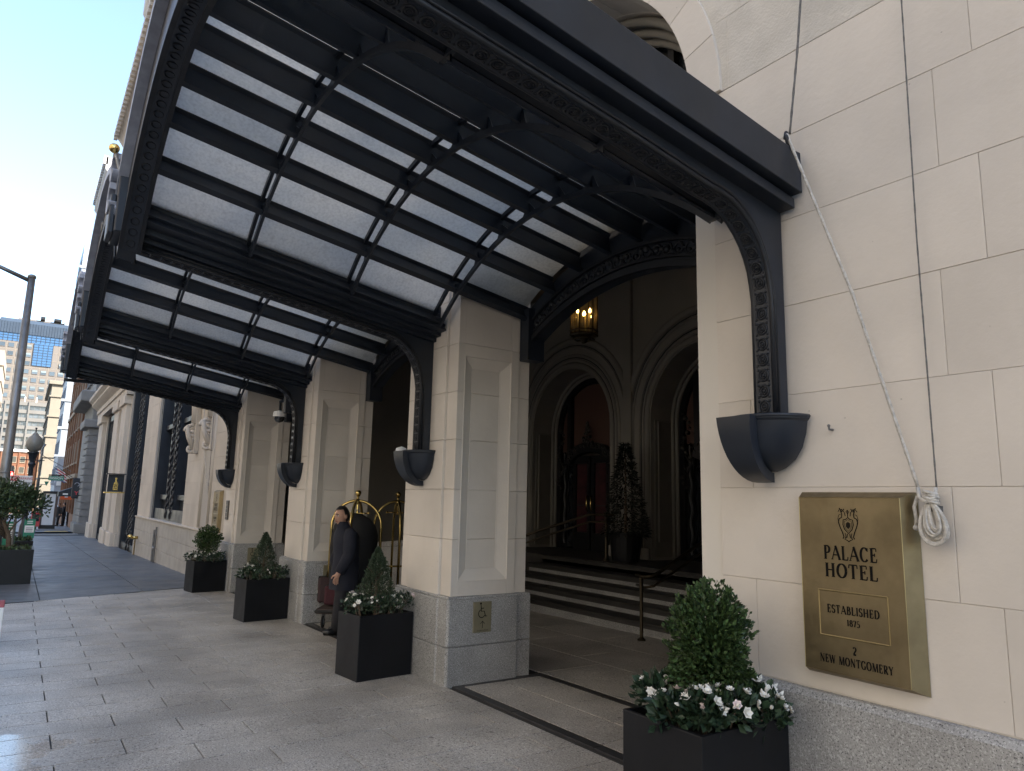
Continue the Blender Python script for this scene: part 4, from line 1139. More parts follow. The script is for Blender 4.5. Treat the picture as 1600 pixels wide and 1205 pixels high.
MB().box(2.075,2.12,.03,.07,3.42,3.47).build('hook_plate', BLACK_O, hk2)
def coil(label):
    c = local_thing('rope_coil', label, 'rope coil')
    random.seed(5); m = MB(); top = Vector((1.520, .055, 1.625))
    for k in range(12):
        w = .012 + .0036*k; h = .060 + .0036*k; dy = random.uniform(-.016, .02); sh = random.uniform(-.008,.008) + .016
        pts = [(top.x - sh*(.5-.5*cos(2*pi*i/26)) + w*sin(2*pi*i/26)*(1 - .25*cos(2*pi*i/26)), top.y + dy*sin(pi*i/26) + .008, top.z - h*(1-cos(2*pi*i/26))/1.15 + .01) for i in range(26)]
        m.tube(pts, .0066, 6, closed=True)
    m.build('loops', ROPE, c, smooth=True)
    m = MB()
    for k in range(4):
        m.torus((1.515 + .008*(k % 2), .055, 1.640+.013*k), .021 + .004*(k % 2), .0075, (1,0,.25), (0,1,.1), 14, 6)
    m.tube([(1.575,.05,1.70),(1.56,.07,1.655),(1.53,.08,1.64),(1.50,.07,1.66),(1.50,.05,1.70)], .009, 6)
    m.build('knot', ROPE, c, smooth=True)
    MB().tube([(1.575,.055,1.665),(1.590,.06,1.62),(1.588,.055,1.57),(1.592,.05,1.535)], .0075, 6).sphere((1.593,.05,1.53), .013, 8, 6).build('loose_end', ROPE, c, smooth=True)
    MB().box(1.50, 1.535, .0, .06, 1.60, 1.625).build('cleat', STEEL, c)
coil('tied coil of pale rope hanging on the wall at the corner of the large plaque')

# ================================================================== FOLIAGE
def leaf_cloud(n, sampler, size, seed, name, mat, parent, fold=.3, up=.4, aspect=.5):
    rnd = random.Random(seed); V = []; F = []
    for i in range(n):
        c, out = sampler(rnd)
        out = Vector(out)
        d = (out + Vector((rnd.uniform(-1,1), rnd.uniform(-1,1), rnd.uniform(-1,1)))*.8 + Vector((0,0,up))).normalized()
        s_ = d.orthogonal().normalized(); s_.rotate(Matrix.Rotation(rnd.uniform(0, 2*pi), 3, d))
        l = size * rnd.uniform(.65, 1.3); w = l * aspect
        nn = d.cross(s_)
        c = Vector(c); o = len(V)
        V += [c, c + d*l*.5 + s_*w*.5 + nn*l*fold*.3, c + d*l, c + d*l*.5 - s_*w*.5 + nn*l*fold*.3, c + d*l*.55]
        F += [(o, o+1, o+4), (o+1, o+2, o+4), (o+2, o+3, o+4), (o+3, o, o+4)]
    me = bpy.data.meshes.new(name); me.from_pydata([tuple(v) for v in V], [], F); me.update()
    return link(name, me, mat, parent)
def shell(center, rad, lump=.08, inner=.55, seed=1, flat_bottom=None, cone=None, drum=None):
    rr = random.Random(seed); ph = [rr.uniform(0, 6.28) for _ in range(8)]
    def f(rnd):
        while True:
            z = rnd.uniform(-1, 1); a = rnd.uniform(0, 2*pi); q = sqrt(max(0, 1-z*z))
            d = Vector((q*cos(a), q*sin(a), z))
            if flat_bottom is not None and d.z < flat_bottom: continue
            break
        b = 1 + lump*(sin(3*a+ph[0]+2.5*z) + sin(5*a+ph[1]-4*z)*.7 + sin(9*z+ph[2]+2*a)*.6)
        k = inner + (1-inner) * rnd.random()**.5
        if drum is not None:
            w = (1 - abs(d.z)**drum)**.5
            return Vector(center) + Vector((cos(a)*w*rad[0], sin(a)*w*rad[1], d.z*rad[2])) * b * k, Vector((cos(a)*w, sin(a)*w, d.z))
        if cone is not None:
            t = (d.z + 1)/2; w = (1-t)**cone * 1.25 if t > .12 else .9 + t*2
            w = min(1, w); p = Vector((cos(a)*w*b*k*rad[0], sin(a)*w*b*k*rad[1], d.z*rad[2]))
            return Vector(center) + p, Vector((cos(a), sin(a), .5))
        p = Vector((d.x*rad[0], d.y*rad[1], d.z*rad[2])) * b * k
        return Vector(center) + p, d
    return f
def make_flower(mat, r):
    m = MB(); rnd = random.Random(4)
    for ring_, n, rr, h in ((0, 6, 1.0, .55), (1, 5, .62, .85)):
        for i in range(n):
            a = 2*pi*i/n + ring_*.5; w = .82
            c, s_ = cos(a), sin(a)
            m.add([(0,0,0), (r*rr*(c*.6 - s_*w*.62), r*rr*(s_*.6 + c*w*.62), r*h*.55), (r*rr*c*1.05, r*rr*s_*1.05, r*h), (r*rr*(c*.6 + s_*w*.62), r*rr*(s_*.6 - c*w*.62), r*h*.55)], [(0,1,2),(0,2,3)])
    me = m.mesh('blossom', fix=False); me.materials.append(mat); return me
FL_W = make_flower(PETAL, .022); FL_P = make_flower(PETALP, .024); FL_B = MB().lathe([(.001,0),(.008,.008),(.009,.018),(.002,.034)], (0,0,0), 6).mesh('blossom'); FL_B.materials.append(PETAL)

def planter_box(w, d, h, label, group, rim=.022):
    p = thing('planter', label, 'planter', (0,0,0), 0, group)
    m = MB()
    x0, x1, y0, y1 = -d/2, d/2, -w/2, w/2
    V = [(x0,y0,0),(x1,y0,0),(x1,y1,0),(x0,y1,0),(x0,y0,h),(x1,y0,h),(x1,y1,h),(x0,y1,h)]
    t = rim
    V += [(x0+t,y0+t,h),(x1-t,y0+t,h),(x1-t,y1-t,h),(x0+t,y1-t,h),(x0+t,y0+t,h-.14),(x1-t,y0+t,h-.14),(x1-t,y1-t,h-.14),(x0+t,y1-t,h-.14)]
    F = [(0,3,2,1)] + [(i,(i+1)%4,4+(i+1)%4,4+i) for i in range(4)] + [(4+i,4+(i+1)%4,8+(i+1)%4,8+i) for i in range(4)] + [(8+i,8+(i+1)%4,12+(i+1)%4,12+i) for i in range(4)]
    m.add(V, F).build('box', PLANT, p, bevel=.005)
    sm = MB(); n = 14; rnd = random.Random(2)
    V = [(x0+t+.001+(d-2*t-.002)*i/n, y0+t+.001+(w-2*t-.002)*j/n, h-.055+rnd.uniform(-.008,.012)) for i in range(n+1) for j in range(n+1)]
    F = [(i*(n+1)+j, (i+1)*(n+1)+j, (i+1)*(n+1)+j+1, i*(n+1)+j+1) for i in range(n) for j in range(n)]
    sm.add(V, F).build('soil', SOIL, p)
    return p
def azalea(cx, cy, z, rx, ry, hh, n, nflow, seed, label, hole=.5, size=.034):
    a = local_thing('azalea', label, 'flowers', 'white azaleas in the hotel planters')
    rnd0 = random.Random(seed); clumps = []
    nc = 9
    for i in range(nc):
        an = 2*pi*i/nc + rnd0.uniform(-.2,.2); k = rnd0.uniform(.62, .86)
        clumps.append((cx + rx*k*cos(an), cy + ry*k*sin(an), z + hh*rnd0.uniform(.35,.6), rnd0.uniform(.30,.40)))
    def samp(rnd):
        c = rnd.choice(clumps); th = rnd.uniform(0, 2*pi); zz = rnd.uniform(-.5, 1); q = sqrt(max(0, 1-zz*zz)); k = rnd.random()**.4
        d = Vector((q*cos(th), q*sin(th), zz))
        return Vector((c[0] + d.x*c[3]*rx*k, c[1] + d.y*c[3]*ry*k, c[2] + d.z*hh*.55*k)), d
    leaf_cloud(n, samp, size, seed, 'foliage', LEAF_A, a, fold=.2, up=.35, aspect=.58)
    st = MB()
    for c in clumps:
        for k in range(3): st.tube([(cx + (c[0]-cx)*.8 + .01*k, cy + (c[1]-cy)*.8, z-.03), (c[0]+rnd0.uniform(-.03,.03), c[1]+rnd0.uniform(-.03,.03), c[2]+hh*.2)], .004, 4)
    st.build('stems', BARK, a)
    for i in range(nflow):
        c = rnd0.choice(clumps); th = rnd0.uniform(0, 2*pi); zz = rnd0.uniform(.25, 1); q = sqrt(1-zz*zz)
        d = Vector((q*cos(th), q*sin(th), zz))
        me = rnd0.choice((FL_W, FL_W, FL_W, FL_B, FL_P if i % 3 == 0 else FL_W))
        o = link('blossom', me, None, a)
        mm = d.to_track_quat('Z', 'Y').to_matrix().to_4x4()
        mm = Matrix.Translation(Vector((c[0] + d.x*c[3]*rx*1.08, c[1] + d.y*c[3]*ry*1.08, c[2] + d.z*hh*.62))) @ mm @ Matrix.Rotation(rnd0.uniform(0, 6), 4, 'Z') @ Matrix.Scale(rnd0.uniform(.75, 1.2), 4)
        o.matrix_basis = mm
    return a
def topiary(cx, cy, z, kind, h, r, n, label, size, seed):
    t = local_thing('topiary_shrub', label, 'shrub', 'clipped evergreens in the hotel planters')
    MB().tube([(cx, cy, z-.05), (cx+.01, cy, z+.12), (cx, cy, z+h*.5)], [.022, .018, .01], 8).build('trunk', BARK, t)
    br = MB(); rnd = random.Random(seed)
    for i in range(10):
        a = rnd.uniform(0, 6.28); zz = z + h*rnd.uniform(.15,.6)
        br.tube([(cx, cy, zz), (cx + r*.7*cos(a), cy + r*.7*sin(a), zz + .10)], [.008, .003], 5)
    br.build('branches', BARK, t)
    rs = random.Random(seed+9); sp = []
    for i in range(46 if kind == 'egg' else 26):
        zz = rs.uniform(-.75, .98); a = rs.uniform(0, 6.28); q = sqrt(1-min(1, abs(zz))**(3 if kind == 'egg' else 2))
        if kind == 'cone': q = max(.05, .55*(1-zz)*.5+.1)*1.2
        sp.append((Vector((cx + r*1.02*q*cos(a), cy + r*1.02*q*sin(a), z + h*.5 + h*.47*zz)), Vector((cos(a)*q, sin(a)*q, zz*.7+.5)).normalized()))
    def sprigs(rnd):
        c, d = rnd.choice(sp); t = rnd.random()
        return c + d*t*r*.24 + Vector((rnd.uniform(-1,1), rnd.uniform(-1,1), rnd.uniform(-1,1)))*.010, d
    leaf_cloud(n//7, sprigs, size, seed+3, 'sprigs', LEAF if kind != 'cone' else LEAF_C, t, aspect=.6 if kind != 'cone' else .36)
    if kind == 'egg':
        leaf_cloud(n, shell((cx, cy, z + h*.53), (r, r, h*.5),  .10, .05, seed, None, drum=3.2), size, seed, 'crown', LEAF, t, aspect=.62)
    elif kind == 'ball':
        leaf_cloud(n, shell((cx, cy, z + h*.58), (r, r, h*.44), .05, .05, seed, None), size, seed, 'crown', LEAF, t, aspect=.62)
    else:
        leaf_cloud(n, shell((cx, cy, z + h*.5), (r, r, h*.52),   .09, .1, seed, None, cone=.8), size, seed, 'crown', LEAF_C, t, up=.9, aspect=.36)
    return t
HP = 'black square planters set along the hotel front'
pl = planter_box(.62, .50, .57, 'nearest black planter under the large brass plaque, holding an egg shaped box shrub', HP)
move(pl, (2.50, .375, zg(2.5)), 0)
azalea(2.46, .37, .56, .315, .33, .18, 2000, 135, 21, 'white azaleas around the egg shaped shrub in the nearest planter', size=.052)
topiary(2.46, .37, .575, 'egg', .62, .178, 12000, 'egg shaped clipped box shrub in the nearest planter', .025, 31)
pl = planter_box(.56, .42, .56, 'black planter in front of the first pillar, hiding the legs of the porter', HP)
move(pl, (6.43, .375, zg(6.4)), .10)
azalea(6.43, .375, .53,   .29, .33, .17, 1100, 56, 22, 'white azaleas under the leafy cone beside the porter', size=.036)
topiary(6.45, .375, .56, 'cone', .56, .19, 6500, 'ragged cone shaped evergreen in the planter by the first pillar', .022, 32)
pl = planter_box(.60, .38, .54, 'black planter by the middle pillar, with a tall pointed evergreen', HP)
move(pl, (10.17, .385, zg(10.1)), .12)
azalea(10.17, .385, .46,   .27, .33, .18, 1000, 34, 23, 'white azaleas spilling over the planter by the middle pillar', size=.04)
topiary(10.19, .385, .48, 'cone', .60, .20, 5500, 'slim pointed evergreen in the planter by the middle pillar', .024, 33)
pl = planter_box(.56, .42, .53, 'farthest black hotel planter, holding a round clipped ball shrub', HP)
move(pl, (13.78, .38, zg(13.7)), .14)
azalea(13.78, .38, .41,   .28, .31, .17, 900, 34, 24, 'white azaleas below the round ball shrub in the farthest planter', size=.042)
topiary(13.80, .38, .46, 'ball', .58, .21, 4500, 'round clipped ball shrub on a short stem in the farthest hotel planter', .028, 34)
# ================================================================== PEOPLE
def skin_mesh(verts, edges, radii, name, levels=1, root=0):
    me = bpy.data.meshes.new(name); me.from_pydata([tuple(v) for v in verts], edges, []); me.update()
    o = bpy.data.objects.new('tmp', me); COL.objects.link(o)
    md = o.modifiers.new('skin', 'SKIN'); md.use_smooth_shade = True
    if not me.skin_vertices: me.skin_vertices.new() if hasattr(me.skin_vertices, 'new') else None
    for i, r in enumerate(radii):
        sv = me.skin_vertices[0].data[i]
        sv.radius = (r, r) if not isinstance(r, tuple) else r
        sv.use_root = (i == root)
    sb = o.modifiers.new('sub', 'SUBSURF'); sb.levels = levels; sb.render_levels = levels
    dg = bpy.context.evaluated_depsgraph_get(); dg.update()
    out = bpy.data.meshes.new_from_object(o.evaluated_get(dg), depsgraph=dg)
    out.name = name
    bpy.data.objects.remove(o); bpy.data.meshes.remove(me)
    out.polygons.foreach_set('use_smooth', [True]*len(out.polygons))
    return out
def merge(meshes, name):
    bm = bmesh.new()
    for me in meshes: bm.from_mesh(me)
    out = bpy.data.meshes.new(name); bm.to_mesh(out); bm.free()
    out.polygons.foreach_set('use_smooth', [True]*len(out.polygons)); out.update(); return out
def head_mesh(c, yaw, s=1.0, pitch=0.0):
    """head with brow, nose, mouth, chin and ears; faces +x before the turn"""
    m = MB(); nU, nV = 28, 20; V = []
    for i in range(nV + 1):
        t = -pi/2 + pi*i/nV
        for j in range(nU):
            a = 2*pi*j/nU
            x, y, z = cos(t)*cos(a), cos(t)*sin(a), sin(t)
            px, py, pz = x*.095, y*.074, z*.118
            if z < 0:                        # jaw narrows, chin forward
                k = -z; py *= 1 - .34*k; px = px*(1 - .18*k) + .018*k
            f = max(0.0, x)
            nose = exp(-((y/.16)**2)) * exp(-(((z+.12)/.20)**2)) * f**2
            px += .024*nose
            px += .008*exp(-(((z-.22)/.10)**2)) * f            # brow
            eye = exp(-(((abs(y)-.36)/.15)**2)) * exp(-(((z-.08)/.09)**2)) * f
            px -= .011*eye
            px += .006*exp(-(((z+.50)/.07)**2)) * exp(-((y/.25)**2)) * f   # lips
            px += .008*exp(-(((z+.82)/.12)**2)) * exp(-((y/.3)**2)) * f    # chin
            V.append((px, py, pz))
    F = [(i*nU+j, i*nU+(j+1)%nU, (i+1)*nU+(j+1)%nU, (i+1)*nU+j) for i in range(nV) for j in range(nU)]
    m.add(V, F)
    for sg in (-1, 1): m.sphere((-.005, sg*.076, -.005), .026, 10, 8, (.75, .38, 1.2))
    R = Matrix.Translation(Vector(c)) @ Matrix.Rotation(yaw, 4, 'Z') @ Matrix.Rotation(pitch, 4, 'Y') @ Matrix.Scale(s, 4)
    m.v = [tuple(R @ Vector(p)) for p in m.v]
    me = m.mesh('head', smooth=True); return me, R
def face_parts(R, person, hair=HAIR):
    e = MB(); p_ = MB(); b = MB()
    for sg in (-1, 1):
        e.sphere((.0835, sg*.0285, .010), .0125, 8, 6, (.6, 1.1, .72)); p_.sphere((.0905, sg*.0285, .010), .0062, 8, 6, (.5, 1, 1))
        b.tube([(.098, sg*.012, .026), (.099, sg*.028, .032), (.088, sg*.046, .026)], .0046, 6)
    l = MB().tube([(.088, -.024, -.062), (.100, -.008, -.058), (.100, .008, -.058), (.088, .024, -.062)], .0055, 6)
    for mb, nm, mt in ((e, 'eyes', EYEW), (p_, 'pupils', INK), (b, 'eyebrows', hair), (l, 'mouth', LIP)):
        mb.v = [tuple(R @ Vector(q)) for q in mb.v]; mb.build(nm, mt, person, smooth=True)
    h = MB(); nU, nV = 26, 12; V = []
    for i in range(nV + 1):
        for j in range(nU):
            a = 2*pi*j/nU; f = cos(a)
            low = .30 if f > .35 else (-.35 if f > -.2 else -.62)
            w = min(1, max(0, (f + .2)/.55)); low = -.55*(1-w) + .42*w
            t = low*pi/2*1.0 + (pi/2 - low*pi/2)*i/nV
            k = 1.09 + .03*sin(7*a) * cos(t)
            V.append((cos(t)*cos(a)*.095*k - .004, cos(t)*sin(a)*.078*k, sin(t)*.118*k + .006))
    F = [(i*nU+j, i*nU+(j+1)%nU, (i+1)*nU+(j+1)%nU, (i+1)*nU+j) for i in range(nV) for j in range(nU)]
    h.add(V, F); h.v = [tuple(R @ Vector(q)) for q in h.v]; h.build('hair', hair, person, smooth=True)
def finger_chains(w, d, side, up, L=.085):
    """palm and five fingers continuing from the wrist w in direction d"""
    w = Vector(w); d = Vector(d).normalized(); side = Vector(side).normalized(); nrm = d.cross(side).normalized()
    V, E, Rr = [], [], []
    def chain(pts, rs, parent):
        prev = parent
        for p, r in zip(pts, rs):
            V.append(p); Rr.append(r); E.append((prev, len(V)-1)); prev = len(V)-1
    return V, E, Rr, chain, d, side, nrm
def person_bellman():
    p = thing('person', 'porter in a long navy coat standing by the brass luggage trolley', 'person', (8.62, -.17, zg(8.6)))
    g = Vector((8.62, -.17, zg(8.6))); H = 1.0
    # local frame: body faces f (towards the street and slightly to the camera's left), s = his left
    f = Vector((.10, .99, 0)).normalized(); s = Vector((0,0,1)).cross(f)   # s points to his left
    def P(a, b, z): return g + f*a + s*b + Vector((0,0,z))
    V = []; E = []; Rr = []
    def add(pt, r, par=None):
        V.append(pt); Rr.append(r); i = len(V)-1
        if par is not None: E.append((par, i))
        return i
    pel = add(P(0,0,.76), (.115,.095)); abd = add(P(0,0,.90), (.115,.09), pel); ch = add(P(.01,0,1.08), (.135,.10), abd); nk = add(P(.01,0,1.235), .06, ch); nk2 = add(P(.025,0,1.31), .047, nk); add(P(.03, 0, 1.36), .05, nk2)
    hands = []
    for sg in (-1, 1):
        hip = add(P(0, sg*.075, .70), .085, pel); kn = add(P(.02 + (.05 if sg > 0 else 0), sg*.09, .40), .058, hip)
        an = add(P(0.0 + (.10 if sg > 0 else -.02), sg*.10, .075), .038, kn); fo = add(P(.07 + (.10 if sg > 0 else -.02), sg*.11, .03), .034, an); add(P(.14 + (.10 if sg > 0 else -.02), sg*.115, .025), .026, fo)
        sh = add(P(.01, sg*.155, 1.19), .062, ch); el = add(P(.0 + .03, sg*.205, .94), .046, sh)
        wr = add(P(.13 if sg > 0 else .05, sg*.20, .745), .028, el)
        pm = add(P(.15 if sg > 0 else .06, sg*.20, .695), (.034,.020), wr); hands.append((sg, pm))
        fx = .165 if sg > 0 else .065
        for k, (o_, L) in enumerate(((-.026,.062),(-.009,.072),(.009,.068),(.025,.054))):
            a_ = add(P(fx + o_, sg*.20, .660), .0085, pm); b_ = add(P(fx + .004 + o_*1.05, sg*.197, .660 - L*.5), .0078, a_); add(P(fx - .004 + o_, sg*.186, .660 - L), .0068, b_)
        a_ = add(P(fx + .035, sg*.19, .700), .0095, pm); add(P(fx + .052, sg*.18, .665), .008, a_)
    body = skin_mesh(V, E, Rr, 'person_body', 2, 0)
    yaw = atan2(-.30, -.95) - .0   # the head turns to look back along the pavement
    yaw = atan2(.93, -.30)
    hm, R = head_mesh(P(.085, 0, 1.400), yaw, .98, .05)
    link('body', merge([body, hm], 'body'), SKIN, p)
    face_parts(R, p)
    # long coat: lofted torso and skirt, sleeves grown round the arms
    m = MB(); n = 28; V2 = []
    prof = [(.52,.152,.128,.01),(.56,.154,.130,.01),(.72,.150,.125,.005),(.82,.146,.118,0),(.92,.142,.112,0),(1.02,.152,.118,.005),(1.12,.165,.122,.01),(1.19,.165,.112,.01),(1.235,.135,.10,.03),(1.265,.085,.078,.05),(1.305,.066,.068,.066),(1.335,.068,.07,.072)]
    for z, rx, ry, of in prof:
        for j in range(n):
            a = 2*pi*j/n; w = 1 + .025*sin(5*a + z*9) * (1 if z < 1.1 else .3) + (.02*sin(11*a) if z < .8 else 0)
            V2.append(P(of + ry*sin(a)*w*(1.34 if z < 1.22 else 1.12), rx*cos(a)*w*(1.32 if z < 1.22 else 1.05), z))
    F = [(i*n+j, i*n+(j+1)%n, (i+1)*n+(j+1)%n, (i+1)*n+j) for i in range(len(prof)-1) for j in range(n)]
    m.add(V2, F); coat = m.build('coat', NAVY, p, smooth=True)
    sm = coat.modifiers.new('sub', 'SUBSURF'); sm.levels = 1; sm.render_levels = 1
    for sg in (-1, 1):
        pts = [P(.01, sg*.115, 1.215), P(.01, sg*.175, 1.175), P(.02, sg*.212, 1.06), P(.03, sg*.232, .94), P(.075, sg*.222, .85), P(.13 if sg > 0 else .05, sg*.203, .735)]
        MB().tube(pts, [.066,.088,.086,.078,.070,.060], 14).build('sleeve', NAVY, p, smooth=True)
    MB().tube([P(.105, .02, .62), P(.118, .015, .80), P(.118, .01, 1.0), P(.135, .005, 1.15), P(.10, 0, 1.245)], .006, 6).build('placket', NAVY, p)
    st = MB()
    for z in (.75, .87, .99, 1.10): st.sphere(P(.128 if z > 1.05 else .120, .03, z), .010, 8, 6)
    st.build('buttons', M('dull_button', (.05,.05,.055), .3, .6), p, smooth=True)
    MB().box(0,0,0,0,0,0)
    nm = MB(); o_ = P(.128, -.075, 1.10); nm.add([o_ + s*a + Vector((0,0,b)) + f*.006 for a, b in ((-.03,-.008),(.03,-.008),(.03,.008),(-.03,.008))], [(0,1,2,3)]); nm.build('name_badge', M('badge', (.3,.3,.33), .4), p)
    tr = []
    for sg in (-1, 1):
        dx = .10 if sg > 0 else -.02
        MB().tube([P(0, sg*.07, .72), P(.01, sg*.075, .60), P(.02 + dx*.5, sg*.09, .40), P(.0 + dx*.9, sg*.098, .20), P(dx, sg*.10, .055)], [.10,.092,.074,.066,.066], 14).build('trouser_leg', TROUS, p, smooth=True)
        m = MB(); m.sphere(P(dx + .055, sg*.105, .034), .05, 14, 8, (1,1,.72)); 
        fa = [P(dx - .035, sg*.10, .035), P(dx + .03, sg*.104, .045), P(dx + .10, sg*.11, .036), P(dx + .155, sg*.115, .028)]
        MB().tube(fa, [.034,.044,.040,.022], 12).build('shoe', SHOE, p, smooth=True)
    return p
bell = person_bellman()

def far_person(x, y, rz, sc, col, lab, grp, stride=0.0, hat=False):
    p = thing('person', lab, 'person', (0,0,0), 0, grp)
    V = [(0,0,.93),(0,0,1.10),(0,0,1.35),(0,0,1.50),(0,0,1.57)]; E = [(0,1),(1,2),(2,3),(3,4)]; Rr = [(.15,.11),(.14,.10),(.17,.11),(.05,.05),(.05,.05)]
    def add(pt, r, par): V.append(pt); Rr.append(r); E.append((par, len(V)-1)); return len(V)-1
    for sg in (-1, 1):
        h = add((0, sg*.09, .88), .10, 0); k = add((stride*sg*.12, sg*.10, .5), .07, h); a = add((stride*sg*.16, sg*.10, .09), .045, k); add((.16+stride*sg*.16, sg*.11, .04), .035, a)
        s_ = add((0, sg*.19, 1.42), .07, 2); e = add((-.02-stride*sg*.05, sg*.25, 1.15), .055, s_); w = add((.08, sg*.23, .93), .035, e); hd = add((.10, sg*.225, .86), .035, w)
        for q in range(5): add((.10 + .012*(q-2), sg*.22, .78 + .008*abs(q-2)), .010, hd)
    body = skin_mesh(V, E, Rr, 'person_body', 1, 0)
    hm, R = head_mesh((.02, 0, 1.66), 0, 1.0)
    link('body', merge([body, hm], 'body'), SKIN, p)
    face_parts(R, p)
    m = MB(); n = 18; V2 = []
    prof = [(.72,.20,.15),(.80,.20,.15),(.95,.185,.14),(1.15,.175,.13),(1.35,.21,.14),(1.45,.19,.12),(1.52,.075,.07)]
    for z, a_, b_ in prof: V2 += [(b_*cos(2*pi*j/n), a_*sin(2*pi*j/n), z) for j in range(n)]
    F = [(i*n+j, i*n+(j+1)%n, (i+1)*n+(j+1)%n, (i+1)*n+j) for i in range(len(prof)-1) for j in range(n)]
    mt = M('dark_coat_%d' % int(col*1000), (col*.9, col*.95, col*1.15), .85)
    m.add(V2, F).build('coat', mt, p, smooth=True)
    for sg in (-1, 1):
        MB().tube([(0,sg*.17,1.44),(-.02-stride*sg*.05,sg*.25,1.15),(.08,sg*.23,.93)], [.085,.075,.055], 10).build('sleeve', mt, p, smooth=True)
        MB().tube([(0,sg*.09,.88),(stride*sg*.12,sg*.10,.5),(stride*sg*.16,sg*.10,.07)], [.115,.09,.075], 10).build('trouser_leg', TROUS, p, smooth=True)
        MB().tube([(-.05+stride*sg*.16,sg*.10,.045),(.08+stride*sg*.16,sg*.105,.045),(.2+stride*sg*.16,sg*.11,.03)], [.04,.05,.025], 8).build('shoe', SHOE, p, smooth=True)
    p.location = (x, y, zg(x)); p.rotation_euler = (0,0,rz); p.scale = (sc, sc, sc)
    return p
PG = 'people in dark coats on the far pavement'
far_person(71.0, 1.26, 2.6, .98, .010, 'leftmost of the far pedestrians, in a black coat', PG, .3)
far_person(70.2, 1.02, 3.6, .96, .008, 'far pedestrian in black, second from the left of the group', PG)
far_person(69.5, .45, 2.2, 1.02, .014, 'far pedestrian in a navy coat, walking near the right of the group', PG, .6)
far_person(68.6, .12, 1.2, 1.04, .018, 'tallest far pedestrian in a dark blue coat, at the right of the group', PG)

# ================================================================== LUGGAGE TROLLEYS
def arc3(c, u, rx, h, z0, n=18):
    return [(c[0]-u[0]*rx, c[1]-u[1]*rx, z0)] + [(c[0] - u[0]*rx*cos(pi*i/n), c[1] - u[1]*rx*cos(pi*i/n), h + rx*1.05*sin(pi*i/n)) for i in range(n+1)] + [(c[0]+u[0]*rx, c[1]+u[1]*rx, z0)]
def trolley(c, ang, label, mat=BRASS_P):
    t = thing('luggage_trolley', label, 'trolley', (c[0], c[1], zg(c[0])), 0, 'brass luggage trolleys')
    zf = zg(c[0]) + .22
    u = (cos(ang), sin(ang)); v = (-sin(ang), cos(ang)); W, Lh = .33, .42
    m = MB(); q = [(c[0]+u[0]*a*(W+.03)+v[0]*b*(Lh+.06), c[1]+u[1]*a*(W+.03)+v[1]*b*(Lh+.06)) for a, b in ((-1,-1),(1,-1),(1,1),(-1,1))]
    m.prism(q, zf-.03, zf+.03, lambda x, y, z: (x, y, z)); m.build('deck', M('trolley_deck', (.05,.035,.03), .7), t, bevel=.01)
    MB().tube([(x, y, zf) for x, y in q], .018, 8, closed=True).build('bumper', RUBBER, t, smooth=True)
    for sg in (-1, 1):
        cc = (c[0]+v[0]*sg*Lh*.0, c[1]+v[1]*sg*Lh*.0)
    MB().tube(arc3(c, u, W, 1.22, zf), .019, 10).build('hoop', mat, t, smooth=True)
    MB().tube(arc3(c, v, Lh, 1.14, zf), .019, 10).build('hoop', mat, t, smooth=True)
    top = 1.22 + W*1.05
    MB().lathe([(.02,-.05),(.034,-.03),(.034,.0),(.014,.012),(.014,.055),(.026,.065)], (c[0], c[1], top), 14).sphere((c[0], c[1], top+.10), .042, 14, 10).build('finial', mat, t, smooth=True)
    MB().tube([(c[0], c[1], top), (c[0], c[1], top-.20)], .014, 8).build('centre_drop', mat, t)
    cr = MB()
    for sg in (-1, 1): cr.tube([(c[0], c[1], top-.17), (c[0]+u[0]*sg*.15, c[1]+u[1]*sg*.15, top-.165)], .009, 8).sphere((c[0]+u[0]*sg*.155, c[1]+u[1]*sg*.155, top-.165), .019, 10, 8)
    cr.build('hanging_bar', mat, t, smooth=True)
    MB().tube([(c[0]-u[0]*W, c[1]-u[1]*W, .62), (c[0]+u[0]*W, c[1]+u[1]*W, .62)], .014, 8).build('cross_rail', mat, t, smooth=True)
    for (a, b) in ((-1,-1),(1,-1),(1,1),(-1,1)):
        x = c[0]+u[0]*a*W*.86+v[0]*b*Lh*.9; y = c[1]+u[1]*a*W*.86+v[1]*b*Lh*.9; z = zg(x)
        w = MB(); 
        w.v += []; 
        ring_ = [(x + .068*cos(2*pi*i/16)*v[0], y + .068*cos(2*pi*i/16)*v[1], z+.082 + .068*sin(2*pi*i/16)) for i in range(16)]
        w.tube(ring_, .014, 6, closed=True); wo = w.build('wheel', RUBBER, t, smooth=True)
        MB().sphere((x, y, z+.082), .05, 12, 8, (.5,.5,1)).build('hub', STEEL, wo, smooth=True)
        MB().box(x-.02, x+.02, y-.02, y+.02, z+.12, zf-.03).build('fork', STEEL, t)
    return t, u, v, zf
CA = atan2(-.84, -.54)
tr1, u, v, zf = trolley((9.20, -.52), CA, 'brass luggage trolley behind the porter, hung with a black garment bag')
trolley((9.85, -1.42), CA + .25, 'second brass luggage trolley, half hidden by the first pillar')
